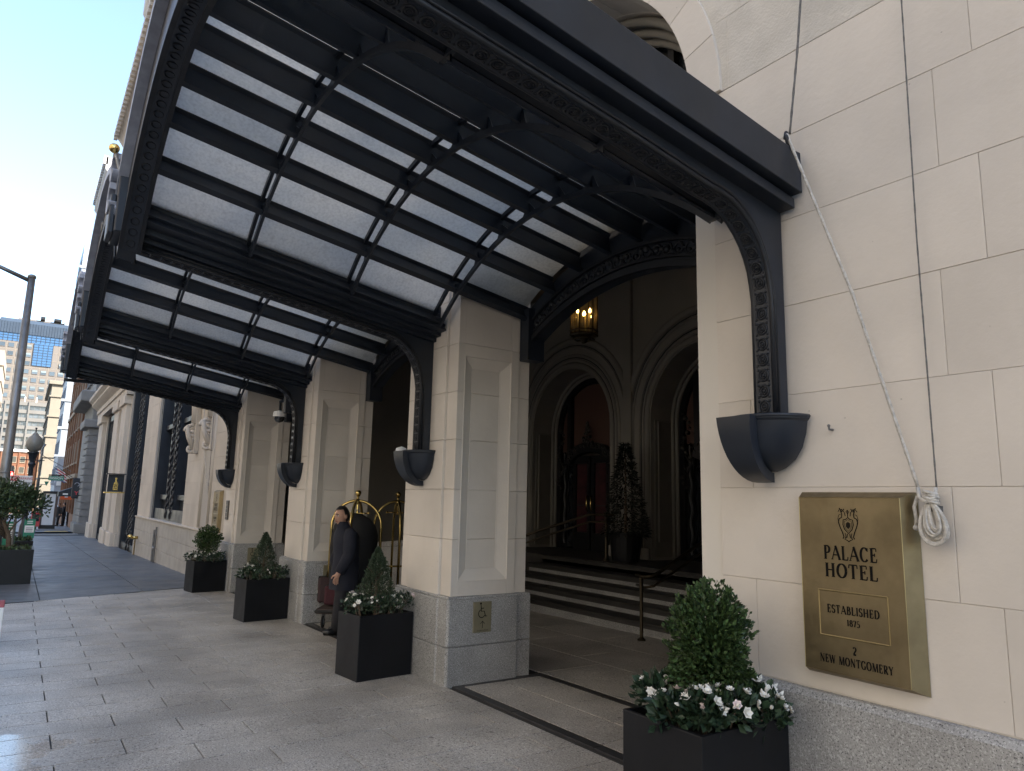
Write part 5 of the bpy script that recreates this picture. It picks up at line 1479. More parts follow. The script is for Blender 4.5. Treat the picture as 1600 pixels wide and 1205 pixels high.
# garment bag hanging in the hoop
gb = local_thing('garment_bag', 'bulky black garment bag hanging inside the brass hoop of the trolley', 'bag')
m = MB(); n = 26; V = []; c = Vector((9.17, -.49, 0))
prof = [(.50,.30,.13),(.56,.315,.16),(.75,.315,.17),(.95,.312,.165),(1.12,.30,.15),(1.24,.265,.13),(1.33,.19,.10),(1.38,.10,.07),(1.40,.02,.02)]
for z, a, b_ in prof:
    for j in range(n):
        t = 2*pi*j/n; w = 1 + .04*sin(4*t + z*6) + .02*sin(9*t - z*11)
        V.append((c.x + u[0]*a*cos(t)*w + v[0]*b_*sin(t)*w, c.y + u[1]*a*cos(t)*w + v[1]*b_*sin(t)*w, z))
F = [(i*n+j, i*n+(j+1)%n, (i+1)*n+(j+1)%n, (i+1)*n+j) for i in range(len(prof)-1) for j in range(n)] + [tuple(range(n))]
m.add(V, F).build('bag_body', CLOTH, gb, smooth=True)
MB().tube([(c.x, c.y, 1.395), (c.x, c.y, 1.43), (c.x+u[0]*.03, c.y+u[1]*.03, 1.45)], .007, 6).build('hanger_hook', STEEL, gb)
MB().tube([(c.x+v[0]*b-u[0]*.02, c.y+v[1]*b-u[1]*.02, z) for z, b in ((1.30,.105),(1.0,.17),(.7,.178),(.55,.165))], .006, 5).build('zip', RUBBER, gb)
def suitcase(cx, cy, z, w, d, h, ang, label, mat):
    s_ = thing('suitcase', label, 'suitcase', (cx, cy, z), ang, 'suitcases on the luggage trolley')
    def tr(o): o.matrix_parent_inverse = Matrix.Identity(4); return o
    tr(MB().box(-w/2, w/2, -d/2, d/2, .02, h).build('shell', mat, s_, bevel=.03))
    for k in (-1, 1): tr(MB().box(-w/2-.004, w/2+.004, k*d*.28-.012, k*d*.28+.012, .04, h+.004).build('strap', RUBBER, s_))
    tr(MB().tube([(-.08, 0, h-.01), (-.07, 0, h+.035), (.07, 0, h+.035), (.08, 0, h-.01)], .009, 6).build('handle', RUBBER, s_, smooth=True))
    for a in (-1, 1):
        tr(MB().sphere((a*w*.4, d*.3, .012), .02, 8, 6).build('castor', RUBBER, s_))
    return s_
suitcase(9.40, -.30, zf+.03, .34, .22, .34, CA + .2, 'maroon suitcase standing upright at the left end of the trolley', CASE)
suitcase(9.12, -.28, zf+.03, .30, .20, .26, CA - .1, 'small dark red holdall on the trolley beside the porter', M('dark_red_cloth', (.045,.007,.014), .8, bump=(40,.3)))
lt = local_thing('luggage_tag', 'white paper luggage tag sticking out from the maroon suitcase', 'tag')
MB().box(9.46, 9.56, -.155, -.152, .335, .375).build('paper', WHITE, lt); MB().tube([(9.47,-.153,.355),(9.43,-.19,.40)], .003, 4).build('string', ROPE, lt)

# security camera under the canopy
sc_ = local_thing('security_camera', 'white dome security camera on a dark arm below the canopy', 'camera')
sx, sy, szz = 11.15, .05, 2.82
MB().tube([(sx-.28, sy-.06, 3.08), (sx, sy, 3.06), (sx, sy, szz+.09)], .024, 8).build('arm', BLACK, sc_)
MB().box(sx-.34, sx-.22, sy-.16, sy+.02, 2.86, 3.2).build('mount_box', BLACK, sc_, bevel=.01)
MB().lathe([(.03,.10),(.09,.085),(.10,.05),(.10,.0)], (sx, sy, szz), 18).build('housing', WHITE, sc_, autos=True)
MB().lathe([(.082,.0),(.075,-.04),(.05,-.075),(0.001,-.09)], (sx, sy, szz), 18).build('dome', GLASS_D, sc_, smooth=True)
sd_ = local_thing('spotlight', 'small pale fitting lying on the corbel of the first pillar', 'light fitting')
MB().lathe([(.001,.045),(.05,.03),(.06,0)], (6.42, .2, 2.067), 14).build('cap', CARD, sd_, smooth=True)

# Christmas tree in the entrance
fx, fy = 8.72, -4.98
xt = local_thing('fir_tree', 'small dark fir tree in a pot beside the entrance door', 'tree')
MB().tube([(fx, fy, ZF+.3), (fx, fy, 2.5)], [.03, .006], 8).build('trunk', BARK, xt)
def firs(rnd):
    t = rnd.random()**1.3; a = rnd.uniform(0, 2*pi); w = .36*(1-t)**.8 + .02; k = rnd.random()**.4
    lay = .06*sin(t*40)
    return Vector((fx + cos(a)*w*k*(1+lay), fy + sin(a)*w*k*(1+lay), ZF + .42 + 1.5*t)), Vector((cos(a), sin(a), -.25))
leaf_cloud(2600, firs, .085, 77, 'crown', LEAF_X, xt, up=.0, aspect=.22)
MB().lathe([(.001,0),(.22,0),(.28,.46),(.25,.46),(.25,.42),(.001,.42)], (fx, fy, ZF), 18).build('pot', BRONZE, xt)
st = MB(); rnd = random.Random(9)
for i in range(12):
    t = rnd.random(); a = rnd.uniform(0, 6.28); w = .36*(1-t)**.8
    st.sphere((fx + cos(a)*w, fy + sin(a)*w, ZF+.45+1.4*t), .02, 8, 6)
st.build('baubles', RAILM, xt, smooth=True)
# ================================================================== HOTEL FRONT BEYOND THE CANOPY
fw = MB().box(14.45, 18.66, -.85, -.012, -.4, 6.2).box(23.86, 26.5, -.85, -.012, -.6, 6.2).box(31.22, 37.4, -.85, -.012, -.8, 6.2).box(40.85, 44.0, -.85, -.012, -1.0, 6.2).box(18.66, 23.86, -.85, -.012, -.6, .86).box(18.66, 44, -.85, -.10, 6.2, 7.0).box(14.45, 18.66, -.85, -.10, 6.2, 7.0).build('far_front_wall', MORTAR, hotel)
FZ = [0.86 + .5*k for k in range(12)]
stag = lambda a, L: (lambda k: [a + L*(.5 if k % 2 else 0) + L*i for i in range(12)])
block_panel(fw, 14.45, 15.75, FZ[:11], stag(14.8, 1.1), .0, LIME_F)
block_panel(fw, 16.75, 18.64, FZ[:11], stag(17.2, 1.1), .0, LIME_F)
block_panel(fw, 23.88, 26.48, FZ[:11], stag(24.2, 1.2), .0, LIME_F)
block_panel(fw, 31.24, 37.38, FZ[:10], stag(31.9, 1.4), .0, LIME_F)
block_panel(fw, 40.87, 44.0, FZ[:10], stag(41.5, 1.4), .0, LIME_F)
# recessed side niche with scroll consoles under a hood
for k in range(9): stone(fw, 15.76, 16.74, -.30, -.16, FZ[k], FZ[k+1], LIME_F)
nb = part_empty('niche', hotel)
for xx in (15.80, 16.70):
    MB().tube([(xx, -.01, .9), (xx, -.01, 3.6)], .05, 8).build('jamb_roll', LIME_F, nb, smooth=True)
def console(x, y, z, s):
    c = part_empty('scroll_console', hotel)
    m = MB()
    for (cz, r, sg) in ((0, .16, 1), (-.42, .085, -1)):
        pts = []
        for i in range(34):
            a = i/33*2.6*2*pi*.75; q = r*(1 - i/38)
            pts.append((x + .03*sin(i*.3), y + .12*s + q*cos(a)*sg, z + cz*s + q*sin(a)))
        m.tube(pts, [.045*s*(1-i/50) for i in range(34)], 7)
    m.tube([(x, y+.14*s+.1, z+.1), (x, y+.10*s+.08, z-.15*s), (x, y+.05, z-.42*s)], .06*s, 8)
    m.tube([(x, y+.06, z+.2), (x, y+.1, z+.9)], .10, 8)
    m.build('scroll', LIME_F, c, smooth=True)
    MB().box(x-.12, x+.12, y-.02, y+.08, z-.5, z+.8).build('backplate', LIME_F, c, bevel=.01)
console(15.90, .02, 3.02, 1.0); console(17.6, .02, 3.02, 1.0)
m = MB(); m.prism([(.0, 4.0), (.35, 4.1), (.5, 4.35), (.5, 4.5), (0, 4.7)], 15.6, 17.9, lambda u, v, t: (t, u, v)); m.build('hood', LIME_F, nb, bevel=.01)
m = MB()
for i in range(14): m.torus((15.7+.16*i, .36, 4.05), .06, .02, (1,0,0), (0,0,1), 10, 5)
m.build('egg_moulding', LIME_F, nb, smooth=True)
rope([(16.35,.22,3.9),(15.9,.16,2.4),(15.55,.10,1.62)], .008, 'flag_rope', 'slack rope beside the niche past the last canopy bracket')
rope([(15.62,.12,3.8),(15.55,.10,1.62)], .006, 'flag_rope', 'thin cord hanging by the brass plaque beyond the last pillar', ROPE_D)
# granite base under the window
for a, b in zip([14.47, 15.9, 17.3, 18.7, 20.1, 21.5, 22.9, 24.3, 26.45], [15.9, 17.3, 18.7, 20.1, 21.5, 22.9, 24.3, 26.45]):
    for z0, z1 in ((-.5, .10), (.103, .46), (.463, .83)):
        stone(fw, a+.002, b-.002, -.15, .045, z0, z1, CONC if False else M('base_stone', (.40,.375,.335), .8, mottle=(3,.15), streak=(2,.2,(.3,.28,.25)), obj_var=.08), c=.008, name='base_block')
MB().box(14.47, 26.45, -.15, .07, .832, .875).build('base_sill', LIME_F, fw, bevel=.01)
for a, b in ((31.24, 37.38), (40.87, 43.9)):
    MB().box(a, b, -.1, .10, -1.0, .05).build('base_block', LIME_F, fw, bevel=.01)

def tall_window(x0, x1, z0, z1, nm, ground_door=False):
    w = part_empty('tall_window', hotel)
    MB().box(x0, x1, -.60, -.55, z0, z1).build('pane', GLASS_D, w)
    fr = MB().box(x0, x0+.22, -.50, -.06, z0, z1).box(x1-.22, x1, -.50, -.06, z0, z1).box(x0+.222, x1-.222, -.5, -.1, z1-.25, z1).box(x0+.222, x1-.222, -.5, -.1, z0, z0+.30)
    fr.build('frame', BLACK, w)
    xm = (x0+x1)/2
    MB().box(xm-.42, xm+.42, -.48, -.13, z0, z1-.26).build('centre_pier', BLACK, w)
    for dx in (-.34, .34):
        m = MB()
        for k in range(2): m.tube([(xm+dx+.030*cos(i*.9+k*pi), -.10+.030*sin(i*.9+k*pi), z0+.05+i*.06) for i in range(int((z1-z0-.3)/.06))], .026, 5)
        m.build('twisted_colonnette', M('spiral_iron', (.028,.031,.037), .5), w, smooth=True)
    for k, zz in enumerate((z0+.55, z0+2.6)):
        for a, b in ((x0+.224, xm-.424), (xm+.424, x1-.224)):
            MB().box(a, b, -.5, -.2, zz, zz+.14).build('transom', BLACK, w, bevel=.01)
    for a, b in ((x0+.224, xm-.424), (xm+.424, x1-.224)):
        MB().box((a+b)/2-.05, (a+b)/2+.05, -.5, -.22, z0+.7, z1-.26).build('mullion', BLACK, w)
        MB().box(a, b, -.55, -.3, z0+.302, z0+.54).build('lower_panel', BLACK, w)
    return w
tall_window(18.67, 23.85, .88, 5.9, '')
tall_window(26.5, 31.2, -.5, 6.0, '')
tall_window(37.42, 40.85, -.7, 5.3, '')
# pilasters and entablature near the corner
for a, b in ((31.5, 33.1), (34.1, 35.9), (41.3, 43.4)):
    MB().box(a, b, -.02, .16, .06, 5.05).build('pilaster', LIME_F, hotel, bevel=.015)
    MB().box(a-.12, b+.12, -.02, .26, 5.05, 5.40).build('capital', LIME_F, hotel, bevel=.03)
    MB().box(a-.08, b+.08, -.02, .24, -1.0, .055).build('pilaster_base', LIME_F, hotel, bevel=.02)
m = MB(); m.prism([(-.02,5.42),(.22,5.42),(.22,5.66),(.28,5.68),(.28,5.9),(.42,6.0),(.55,6.12),(.55,6.22),(.7,6.35),(.7,6.5),(-.02,6.6)], 31.2, 44.2, lambda u, v, t: (t, u, v)); m.build('entablature', LIME_F, hotel)
# bottle sign
bs = local_thing('bottle_sign', 'small black hanging sign with a gold bottle on the hotel wall', 'sign')
MB().box(30.2, 30.26, .10, .62, 1.62, 2.25).build('plate', BLACK, bs)
MB().box(30.05, 30.3, .06, .70, 2.255, 2.29).build('top_bar', BLACK, bs); MB().box(30.05, 30.3, .06, .72, 1.57, 1.615).build('bottom_shelf', GOLD, bs)
bt = MB(); pr = [(.075,0),(.075,.22),(.06,.27),(.026,.32),(.026,.42),(.032,.425),(.032,.46)]
bt.prism([(.36+r, 1.68+h) for r, h in pr] + [(.36-r, 1.68+h) for r, h in pr[::-1]], 30.18, 30.197, lambda uu, vv, t: (t, uu, vv)); bt.build('bottle_emblem', GOLD, bs)
for z in (1.74, 1.80, 1.86): MB().box(30.172, 30.179, .31, .41, z, z+.022).build('label_band', BLACK, bs)
# siamese connection and standpipe on the base
sc2 = local_thing('fire_inlet', 'brass fire brigade inlet on the stone base by the dark doorway', 'fire inlet')
MB().tube([(25.4,.04,.22),(25.4,.22,.22)], .05, 10).build('body', BRASS_P, sc2, smooth=True)
MB().sphere((25.35,.26,.25), .065, 10, 8).sphere((25.5,.26,.25), .065, 10, 8).build('caps', BRASS_P, sc2, smooth=True)
MB().tube([(25.4,.12,.2),(25.4,.12,zg(25.4))], .022, 8).build('pipe', BRASS, sc2)
pp = local_thing('standpipe', 'grey steel pipes with a small valve on the hotel base wall', 'pipe')
MB().tube([(21.9,.10,zg(21.9)),(21.9,.10,.62)], .028, 8).build('pipe', STEEL, pp); MB().tube([(21.65,.09,zg(21.6)),(21.65,.09,.70)], .022, 8).build('pipe', STEEL, pp)
MB().sphere((21.5,.14,.15), .045, 8, 6).build('valve', STEEL, pp)

# ================================================================== STREET FURNITURE ON THE LEFT
lp = local_thing('street_light_pole', 'tall grey street light pole with an arm reaching over the road', 'lamp post')
zz = zg(18)
MB().tube([(18,3.55,zz),(18,3.55,1.5),(18,3.55,6.10)], [.105,.098,.068], 14).build('pole', STEEL, lp, smooth=True)
MB().lathe([(.17,0),(.17,.05),(.13,.12),(.11,.30)], (18,3.55,zz), 14).build('base', STEEL, lp)
MB().tube([(18,3.55,6.02),(18,4.1,6.22),(18,5.4,6.6),(18,6.6,6.75)], [.045,.042,.036,.03], 10).build('arm', STEEL, lp, smooth=True)
MB().sphere((18,3.55,6.12), .085, 10, 8, (1,1,.7)).build('cap', STEEL, lp, smooth=True)
MB().sphere((18,6.9,6.74), .3, 12, 8, (.6,1.3,.35)).build('lamp_head', STEEL, lp, smooth=True)
for z in (1.15, 1.95): MB().tube([(18+.10*cos(2*pi*i/12), 3.55+.10*sin(2*pi*i/12), z) for i in range(12)], .012, 6, closed=True).build('strap', STEEL, lp)
gl_ = local_thing('globe_lamp', 'old style street lamp with a frosted globe on a black post', 'street lamp')
gx, gy = 25.0, 3.06; g0 = zg(25)
MB().lathe([(.20,0),(.20,.25),(.13,.32),(.10,.9),(.07,1.0),(.06,2.55),(.10,2.66),(.07,2.72),(.12,2.95),(.15,2.98),(.15,3.02)], (gx,gy,g0), 14).build('post', BLACK, gl_, autos=True)
GLOBE = M('globe_glass', (.22,.22,.20), .3, spec=.5, mottle=(6,.25))
MB().lathe([(.10,3.02),(.17,3.08),(.215,3.22),(.215,3.30),(.17,3.43),(.09,3.50),(.07,3.54),(.02,3.60)], (gx,gy,g0), 18).build('globe', GLOBE, gl_, smooth=True)
MB().tube([(gx,gy,g0+3.58),(gx,gy,g0+3.72)], .018, 6).sphere((gx,gy,g0+3.70), .03, 8, 6).build('finial', BLACK, gl_)
MB().tube([(gx,gy-.3,g0+2.78),(gx,gy+.3,g0+2.78)], .014, 6).build('ladder_bar', BLACK, gl_)
ns = local_thing('no_parking_sign', 'white NO PARKING sign above the street planter', 'sign')
MB().box(18.9, 18.915, 3.06, 3.47, 1.42, 1.915).build('plate', CARD, ns)
MB().box(18.895, 18.899, 3.31, 3.455, 1.80, 1.905).build('red_panel', RED, ns)
fr_ = lambda y, z: frame((18.8925, y, z), (0,-1,0), (0,0,1))
sans('lettering', 'NO', .10, WHITE, ns, fr_(3.383, 1.853)); sans('lettering', 'PARKING', .072, RED, ns, fr_(3.185, 1.853), sx=.86)
sans('lettering', '12:01AM - 6AM', .068, INK, ns, fr_(3.265, 1.755), sx=.92)
MB().tube([(18.95,3.27,zg(18.9)),(18.95,3.27,1.9)], .025, 8).build('post', STEEL, ns)

# planters with clipped street trees
def street_planter(x, y, w, d, h, label):
    p = planter_box(w, d, h, label, 'large dark planters along the kerb', .035); move(p, (x, y, zg(x)), 0); return p
street_planter(17.1, 3.66, 1.5, 1.15, .64, 'large dark planter at the left edge of the picture, holding a round headed tree')
street_planter(20.9, 3.58, 1.42, 1.15, .66, 'second dark street planter, mostly hidden behind the first')
gcv = leaf_cloud(700, lambda rnd: (Vector((17.1+rnd.uniform(-.5,.5), 3.66+rnd.uniform(-.68,.68), zg(17.1)+.58+rnd.uniform(0,.06))), Vector((rnd.uniform(-1,1), rnd.uniform(-1,1), .8))), .07, 61, 'ground_cover', LEAF_T, None); gcv['kind'] = 'stuff'
gcv = leaf_cloud(500, lambda rnd: (Vector((20.9+rnd.uniform(-.5,.5), 3.58+rnd.uniform(-.68,.68), zg(20.9)+.60+rnd.uniform(0,.09))), Vector((rnd.uniform(-1,1), rnd.uniform(-1,1), .8))), .08, 62, 'ground_cover', LEAF_T, None); gcv['kind'] = 'stuff'
def street_tree(x, y, zb_, zc, rad, n, seed, label):
    t = local_thing('street_tree', label, 'tree', 'round headed trees in the street planters')
    rnd = random.Random(seed); m = MB()
    m.tube([(x, y-.05, zb_-.1), (x, y-.02, zb_+.25), (x, y+.10, zc-rad[2]*.6)], [.05,.042,.03], 8)
    m.tube([(x+.05, y+.2, zb_-.1), (x+.03, y+.25, zb_+.3), (x, y+.2, zc-.1)], [.04,.035,.02], 8)
    for i in range(11):
        a = rnd.uniform(0, 6.28); q = rnd.uniform(.5,.85)
        m.tube([(x, y+.03, zb_+.22+rnd.uniform(0,.12)), (x + rad[0]*q*.4*cos(a), y+.1 + rad[1]*q*.45*sin(a), zc-rad[2]*.75), (x + rad[0]*q*cos(a), y + .1 + rad[1]*q*sin(a), zc-rad[2]*.1)], [.022,.016,.007], 6)
    m.build('trunk', BARK, t, smooth=True)
    rr = random.Random(seed+5); cl = []
    for i in range(46):
        z = rr.uniform(-.35, 1); a = rr.uniform(0, 6.28); q = sqrt(max(0, 1-z*z)); k = rr.uniform(.6, .95)
        cl.append((Vector((x + rad[0]*q*cos(a)*k, y + .12 + rad[1]*q*sin(a)*k, zc + rad[2]*z*k)), rr.uniform(.20,.30)))
    def samp(rnd):
        c, r = rnd.choice(cl); th = rnd.uniform(0, 6.28); zz_ = rnd.uniform(-.7,1); q = sqrt(max(0,1-zz_*zz_)); d = Vector((q*cos(th), q*sin(th), zz_))
        return c + d*r*rnd.random()**.4*Vector((1,1,.8)).length/1.62, d
    leaf_cloud(n, samp, .075, seed, 'crown', LEAF_T, t, up=.3, aspect=.5)
    return t
street_tree(17.1, 3.36, zg(17)+.6, 1.27, (.58,.66,.42), 6000, 71, 'round headed tree on several bare stems in the nearest street planter')
street_tree(20.9, 4.2, zg(21)+.6, 1.25, (.6,.62,.38), 1800, 72, 'second round headed street tree, behind the first one')
def green_sign(x, y, z0, h, w, label):
    s = local_thing('tow_away_notice', label, 'notice', 'green and white notices behind the street planters')
    MB().box(x, x+.012, y-w/2, y+w/2, z0, z0+h).build('plate', GREEN, s)
    MB().box(x-.004, x-.001, y-w*.42, y+w*.42, z0+h*.30, z0+h*.66).build('white_panel', WHITE, s)
    for k in range(3): MB().box(x-.007, x-.005, y-w*.3, y+w*.3, z0+h*(.36+.08*k), z0+h*(.385+.08*k)).build('text_line', INK, s)
    for k in range(2): MB().box(x-.004, x-.001, y-w*.25, y+w*.25, z0+h*(.76+.1*k), z0+h*(.80+.1*k)).build('heading_line', WHITE, s)
    MB().tube([(x+.03, y, zg(x)), (x+.03, y, z0+h*.8)], .014, 6).build('stake', STEEL, s)
green_sign(19.2, 3.36, .42, .50, .24, 'green and white notice at the left edge, behind the first street planter')
green_sign(24.0, 2.93, .30, .52, .26, 'green and white notice just right of the tree stems')
wb = thing('barrier_board', 'white barrier board with a red top, cut off at the left edge of the pavement', 'barrier', (9.55, 3.7, zg(9.6)), -.05)
def loc_(o): o.matrix_parent_inverse = Matrix.Identity(4); return o
loc_(MB().box(-.02, .02, -.44, .44, .03, .40).build('board', CARD, wb, bevel=.006)); loc_(MB().box(-.022, .022, -.44, .44, .401, .475).build('red_strip', M('faded_red', (.45,.12,.15), .6, mottle=(20,.3)), wb, bevel=.006))
for k in (-.36, .36): loc_(MB().box(-.16, .16, k-.03, k+.03, 0, .03).build('foot', RUBBER, wb))

# ================================================================== FURTHER DOWN THE STREET
def kit(x): return zg(x)
ad = local_thing('kiosk', 'tall advertising kiosk with pale panel and dark frame on the far pavement', 'kiosk')
MB().box(60, 60.5, 1.12, 1.78, zg(60)+.25, 1.38).build('panel', CARD, ad); MB().box(59.9, 60.6, .96, 1.9, 1.40, 1.58).build('roof', BRONZE, ad, bevel=.02)
for yy in (1.03, 1.86): MB().box(60, 60.5, yy-.07, yy+.07, zg(60), 1.39).build('upright', M('kiosk_frame', (.10,.07,.06), .6), ad)
MB().box(59.95, 60.55, .98, 1.9, zg(60)-.02, zg(60)+.24).build('base', BRONZE, ad)
nr = local_thing('news_rack', 'red news rack on the far pavement by the kiosk', 'news rack')
MB().box(57, 57.5, 1.95, 2.45, zg(57)+.2, zg(57)+1.15).build('cabinet', RED, nr, bevel=.03); MB().box(56.98, 57, 2.0, 2.4, zg(57)+.55, zg(57)+1.0).build('window', GLASS_D, nr); MB().box(57.1, 57.4, 2.1, 2.3, zg(57), zg(57)+.2).build('pedestal', BRONZE, nr)
# traffic signal and street name sign
ts = local_thing('traffic_signal', 'traffic signal showing red beyond the street light pole', 'traffic light')
MB().tube([(47, 3.72, zg(47)), (47, 3.72, 2.9)], .06, 8).build('post', STEEL, ts); MB().box(46.7, 46.95, 3.62, 3.95, 1.55, 2.62).build('housing', BRONZE, ts, bevel=.03)
for k, (mt, z) in enumerate(((M('red_lamp', (.9,.05,.05), .4, emis=((1,.06,.05), 5)), 2.44), (GLASS_D, 2.1), (GLASS_D, 1.75))):
    MB().lathe([(.001,-.03),(.13,-.01),(.14,.03)], (46.69, 3.785, z), 14, 'x').build('lens', mt, ts)
    MB().lathe([(.15,-.16),(.15,.0)], (46.69, 3.785, z), 14, 'x', -.3, pi+.3).build('visor', BRONZE, ts)
mp = local_thing('signal_mast', 'grey mast with the green MISSION street sign over the far corner', 'street sign')
MB().tube([(55.5,2.35,zg(55)),(55.5,2.35,4.3),(55.5,2.2,4.6)], .06, 8).build('mast', STEEL, mp, smooth=True)
MB().tube([(55.5,2.35,3.9),(55.5,.6,2.9)], .02, 6).build('arm', STEEL, mp)
MB().box(55.4, 55.43, .95, 1.82, 2.28, 2.55).build('name_plate', GREEN, mp); sans('lettering', 'MISSION', .2, WHITE, mp, frame((55.395, 1.385, 2.415), (0,-1,0), (0,0,1)))
MB().box(55.4, 55.43, 1.10, 1.35, 1.95, 2.22).build('regulation_plate', WHITE, mp); MB().box(55.4, 55.44, .95, 1.82, 2.57, 2.66).build('top_bar', BRONZE, mp)
MB().tube([(55.5,2.35,2.0),(55.45,1.9,2.0)], .02, 6).build('bracket', STEEL, mp); MB().add([(55.44,1.75,2.2),(55.44,2.02,2.2),(55.44,1.885,1.9)], [(0,1,2)]).build('give_way_plate', GREEN, mp, fix=False)
# blade signs and banners
b1 = local_thing('blade_sign', 'black blade sign with a pale ring and red mark on the far right buildings', 'sign')
MB().box(54.4, 54.55, -.02, .50, 1.15, 2.45).build('panel', BLACK, b1, bevel=.08)
MB().tube([(54.38, .24+.13*cos(2*pi*i/20), 2.05+.11*sin(2*pi*i/20)) for i in range(15)], .022, 6).build('ring_emblem', CREST, b1)
MB().tube([(54.38,.12,1.60),(54.38,.22,1.52),(54.38,.22,1.38)], .03, 6).tube([(54.38,.32,1.60),(54.38,.22,1.52)], .03, 6).build('red_emblem', RED, b1)
b2 = local_thing('awning', 'dark awning with a white logo beside the blade sign', 'awning')
m = MB(); m.prism([(0.0,2.0),(1.1,1.55),(1.1,1.25),(0,1.25)], 57.0, 58.6, lambda a, b, t: (t, a, b)); m.build('canvas', BLACK, b2); MB().box(56.98, 56.995, .55, .85, 1.36, 1.46).build('logo', WHITE, b2)
b3 = local_thing('orange_banner', 'small orange shop sign under the dark awning', 'sign')
MB().box(62, 62.1, .05, .75, 1.0, 1.42).build('panel', ORANGE, b3); MB().box(61.98, 61.995, .3, .5, 1.15, 1.3).build('emblem', WHITE, b3)
def flag(x, z, label, striped):
    f = local_thing('flag', label, 'flag', 'flags on poles over the far pavement')
    MB().tube([(x, -.1, z), (x, 1.3, z+.95)], .022, 6).build('pole', BRONZE, f)
    cols = [WHITE, M('flag_red', (.5,.06,.08), .8)] if striped else [M('flag_blue', (.10,.14,.35), .8), WHITE]
    for k in range(7):
        m = MB(); n = 6; V = []
        for i in range(n+1):
            y = .62 + .55*i/n; zt = z + .48 + .375*i/n
            a = .09*k; V += [(x+.05*sin(i+k*.4), y-.03*k, zt - a*1.25), (x+.05*sin(i+k*.4+.4), y-.03*(k+1), zt - (a+.09)*1.25)]
        m.add(V, [(2*i, 2*i+2, 2*i+3, 2*i+1) for i in range(n)]); m.build('stripe', cols[k % 2], f, fix=False)
flag(63, 2.5, 'striped flag on a pole over the far pavement', True)
flag(66, 2.5, 'blue and white flag behind the striped one', False)
sv = thing('parked_suv', 'pale blue white van crossing the end of the pavement', 'van', (88, .35, zg(88)), pi/2)
def sub(o): o.matrix_parent_inverse = Matrix.Identity(4); return o
WV = M('van_paint', (.55,.6,.66), .3, coat=.5)
m = MB(); prof = [(-2.2,.35),(2.1,.35),(2.25,.6),(2.2,.95),(1.5,1.08),(.9,1.68),(-1.9,1.72),(-2.2,1.1)]
m.prism(prof, -.9, .9, lambda a, b, t: (a, t, b)); sub(m.build('body', WV, sv, bevel=.08))
for sg in (-1, 1):
    m = MB(); m.prism([(1.3,1.1),(.85,1.58),(-1.75,1.6),(-1.9,1.12)], sg*.905, sg*.915, lambda a, b, t: (a, t, b)); sub(m.build('window', GLASS_D, sv))
    for x_ in (-1.4, 1.4):
        w = MB().lathe([(.01,-.1),(.33,-.1),(.34,0),(.33,.1),(.01,.1)], (x_, sg*.82, .34), 18, 'y'); wo = sub(w.build('wheel', RUBBER, sv)); hb = MB().lathe([(.01,.11*sg),(.18,.105*sg)], (x_, sg*.82, .34), 12, 'y').build('hub', STEEL, wo)
m = MB(); m.prism([(1.45,1.12),(.93,1.62),(.95,1.64),(1.47,1.14)], -.8, .8, lambda a, b, t: (a, t, b)); sub(m.build('windscreen', GLASS_D, sv))
for sg in (-1, 1): sub(MB().box(2.2, 2.26, sg*.62-.14, sg*.62+.14, .66, .82).build('headlight', WHITE, sv))

# ---- right hand row of buildings beyond the alley
def facade_windows(par, x0, x1, z0, z1, nx, nz, y, wfrac=.5, hfrac=.55, fm=None, depth=.18, axis='x'):
    """windows set proud-framed on a wall; each has pane and frame"""
    dx = (x1-x0)/nx; dz = (z1-z0)/nz
    wme = MB().box(-dx*wfrac/2, dx*wfrac/2, -.02, .02, 0, dz*hfrac).mesh('pane'); wme.materials.append(GLASS_D)
    w, h = dx*wfrac/2, dz*hfrac
    fme = MB().box(-w-.06, -w, -.03, .06, -.05, h+.05).box(w, w+.06, -.03, .06, -.05, h+.05).box(-w, w, -.03, .06, h, h+.05).box(-w-.1, w+.1, -.03, .12, -.12, 0).mesh('frame'); fme.materials.append(fm or LIME_F)
    for i in range(nx):
        for k in range(nz):
            p = link('window', fme, None, par); 
            if axis == 'x': mt = Matrix.Translation((x0+dx*(i+.5), y, z0+dz*(k+.22)))
            else: mt = Matrix.Translation((y, x0+dx*(i+.5), z0+dz*(k+.22))) @ Matrix.Rotation(pi/2, 4, 'Z')
            p.matrix_basis = mt
            q = link('pane', wme, None, p); q.matrix_parent_inverse = Matrix.Identity(4); q.matrix_basis = Matrix.Identity(4)
GREYST = M('grey_rusticated_stone', (.24,.24,.235), .85, mottle=(1.5,.2), obj_var=.08, bump=(15,.2))
gb_ = local_thing('stone_building', 'grey rusticated stone building on the far corner of the alley', 'building')
MB().box(52.0, 60.0, -25, -.04, zg(60)-1, 23).build('wall', GREYST, gb_)
for k in range(16):
    z0 = zg(52) + .1 + .42*k
    MB().cbox(52.0-.06, 55.0, -.6, .10, z0, z0+.39, .05, '+y').build('stone_course', GREYST, gb_)
MB().box(51.8, 55.3, -.6, .30, zg(52)-.1, zg(52)+.5).build('pedestal', GREYST, gb_, bevel=.03)
MB().box(51.7, 55.4, -.6, .40, 5.6, 6.1).build('capital_band', GREYST, gb_, bevel=.05); MB().box(51.5, 60, -.6, .75, 7.2, 7.9).build('string_cornice', GREYST, gb_, bevel=.08)
facade_windows(gb_, 55.2, 60, 8.2, 21, 3, 4, .0, .5, .6, GREYST)
m = MB(); m.prism([(-.05,21.0),(.3,21.4),(.8,22.4),(.95,22.6),(.95,23.4),(-.05,23.6)], 51.5, 60.2, lambda u_, v_, t: (t, u_, v_)); m.build('cornice', M('grey_cornice', (.42,.42,.41), .85), gb_)
dm = MB()
for i in range(18): dm.box(51.5+.48*i, 51.74+.48*i, .85, 1.1, 22.9, 23.5)
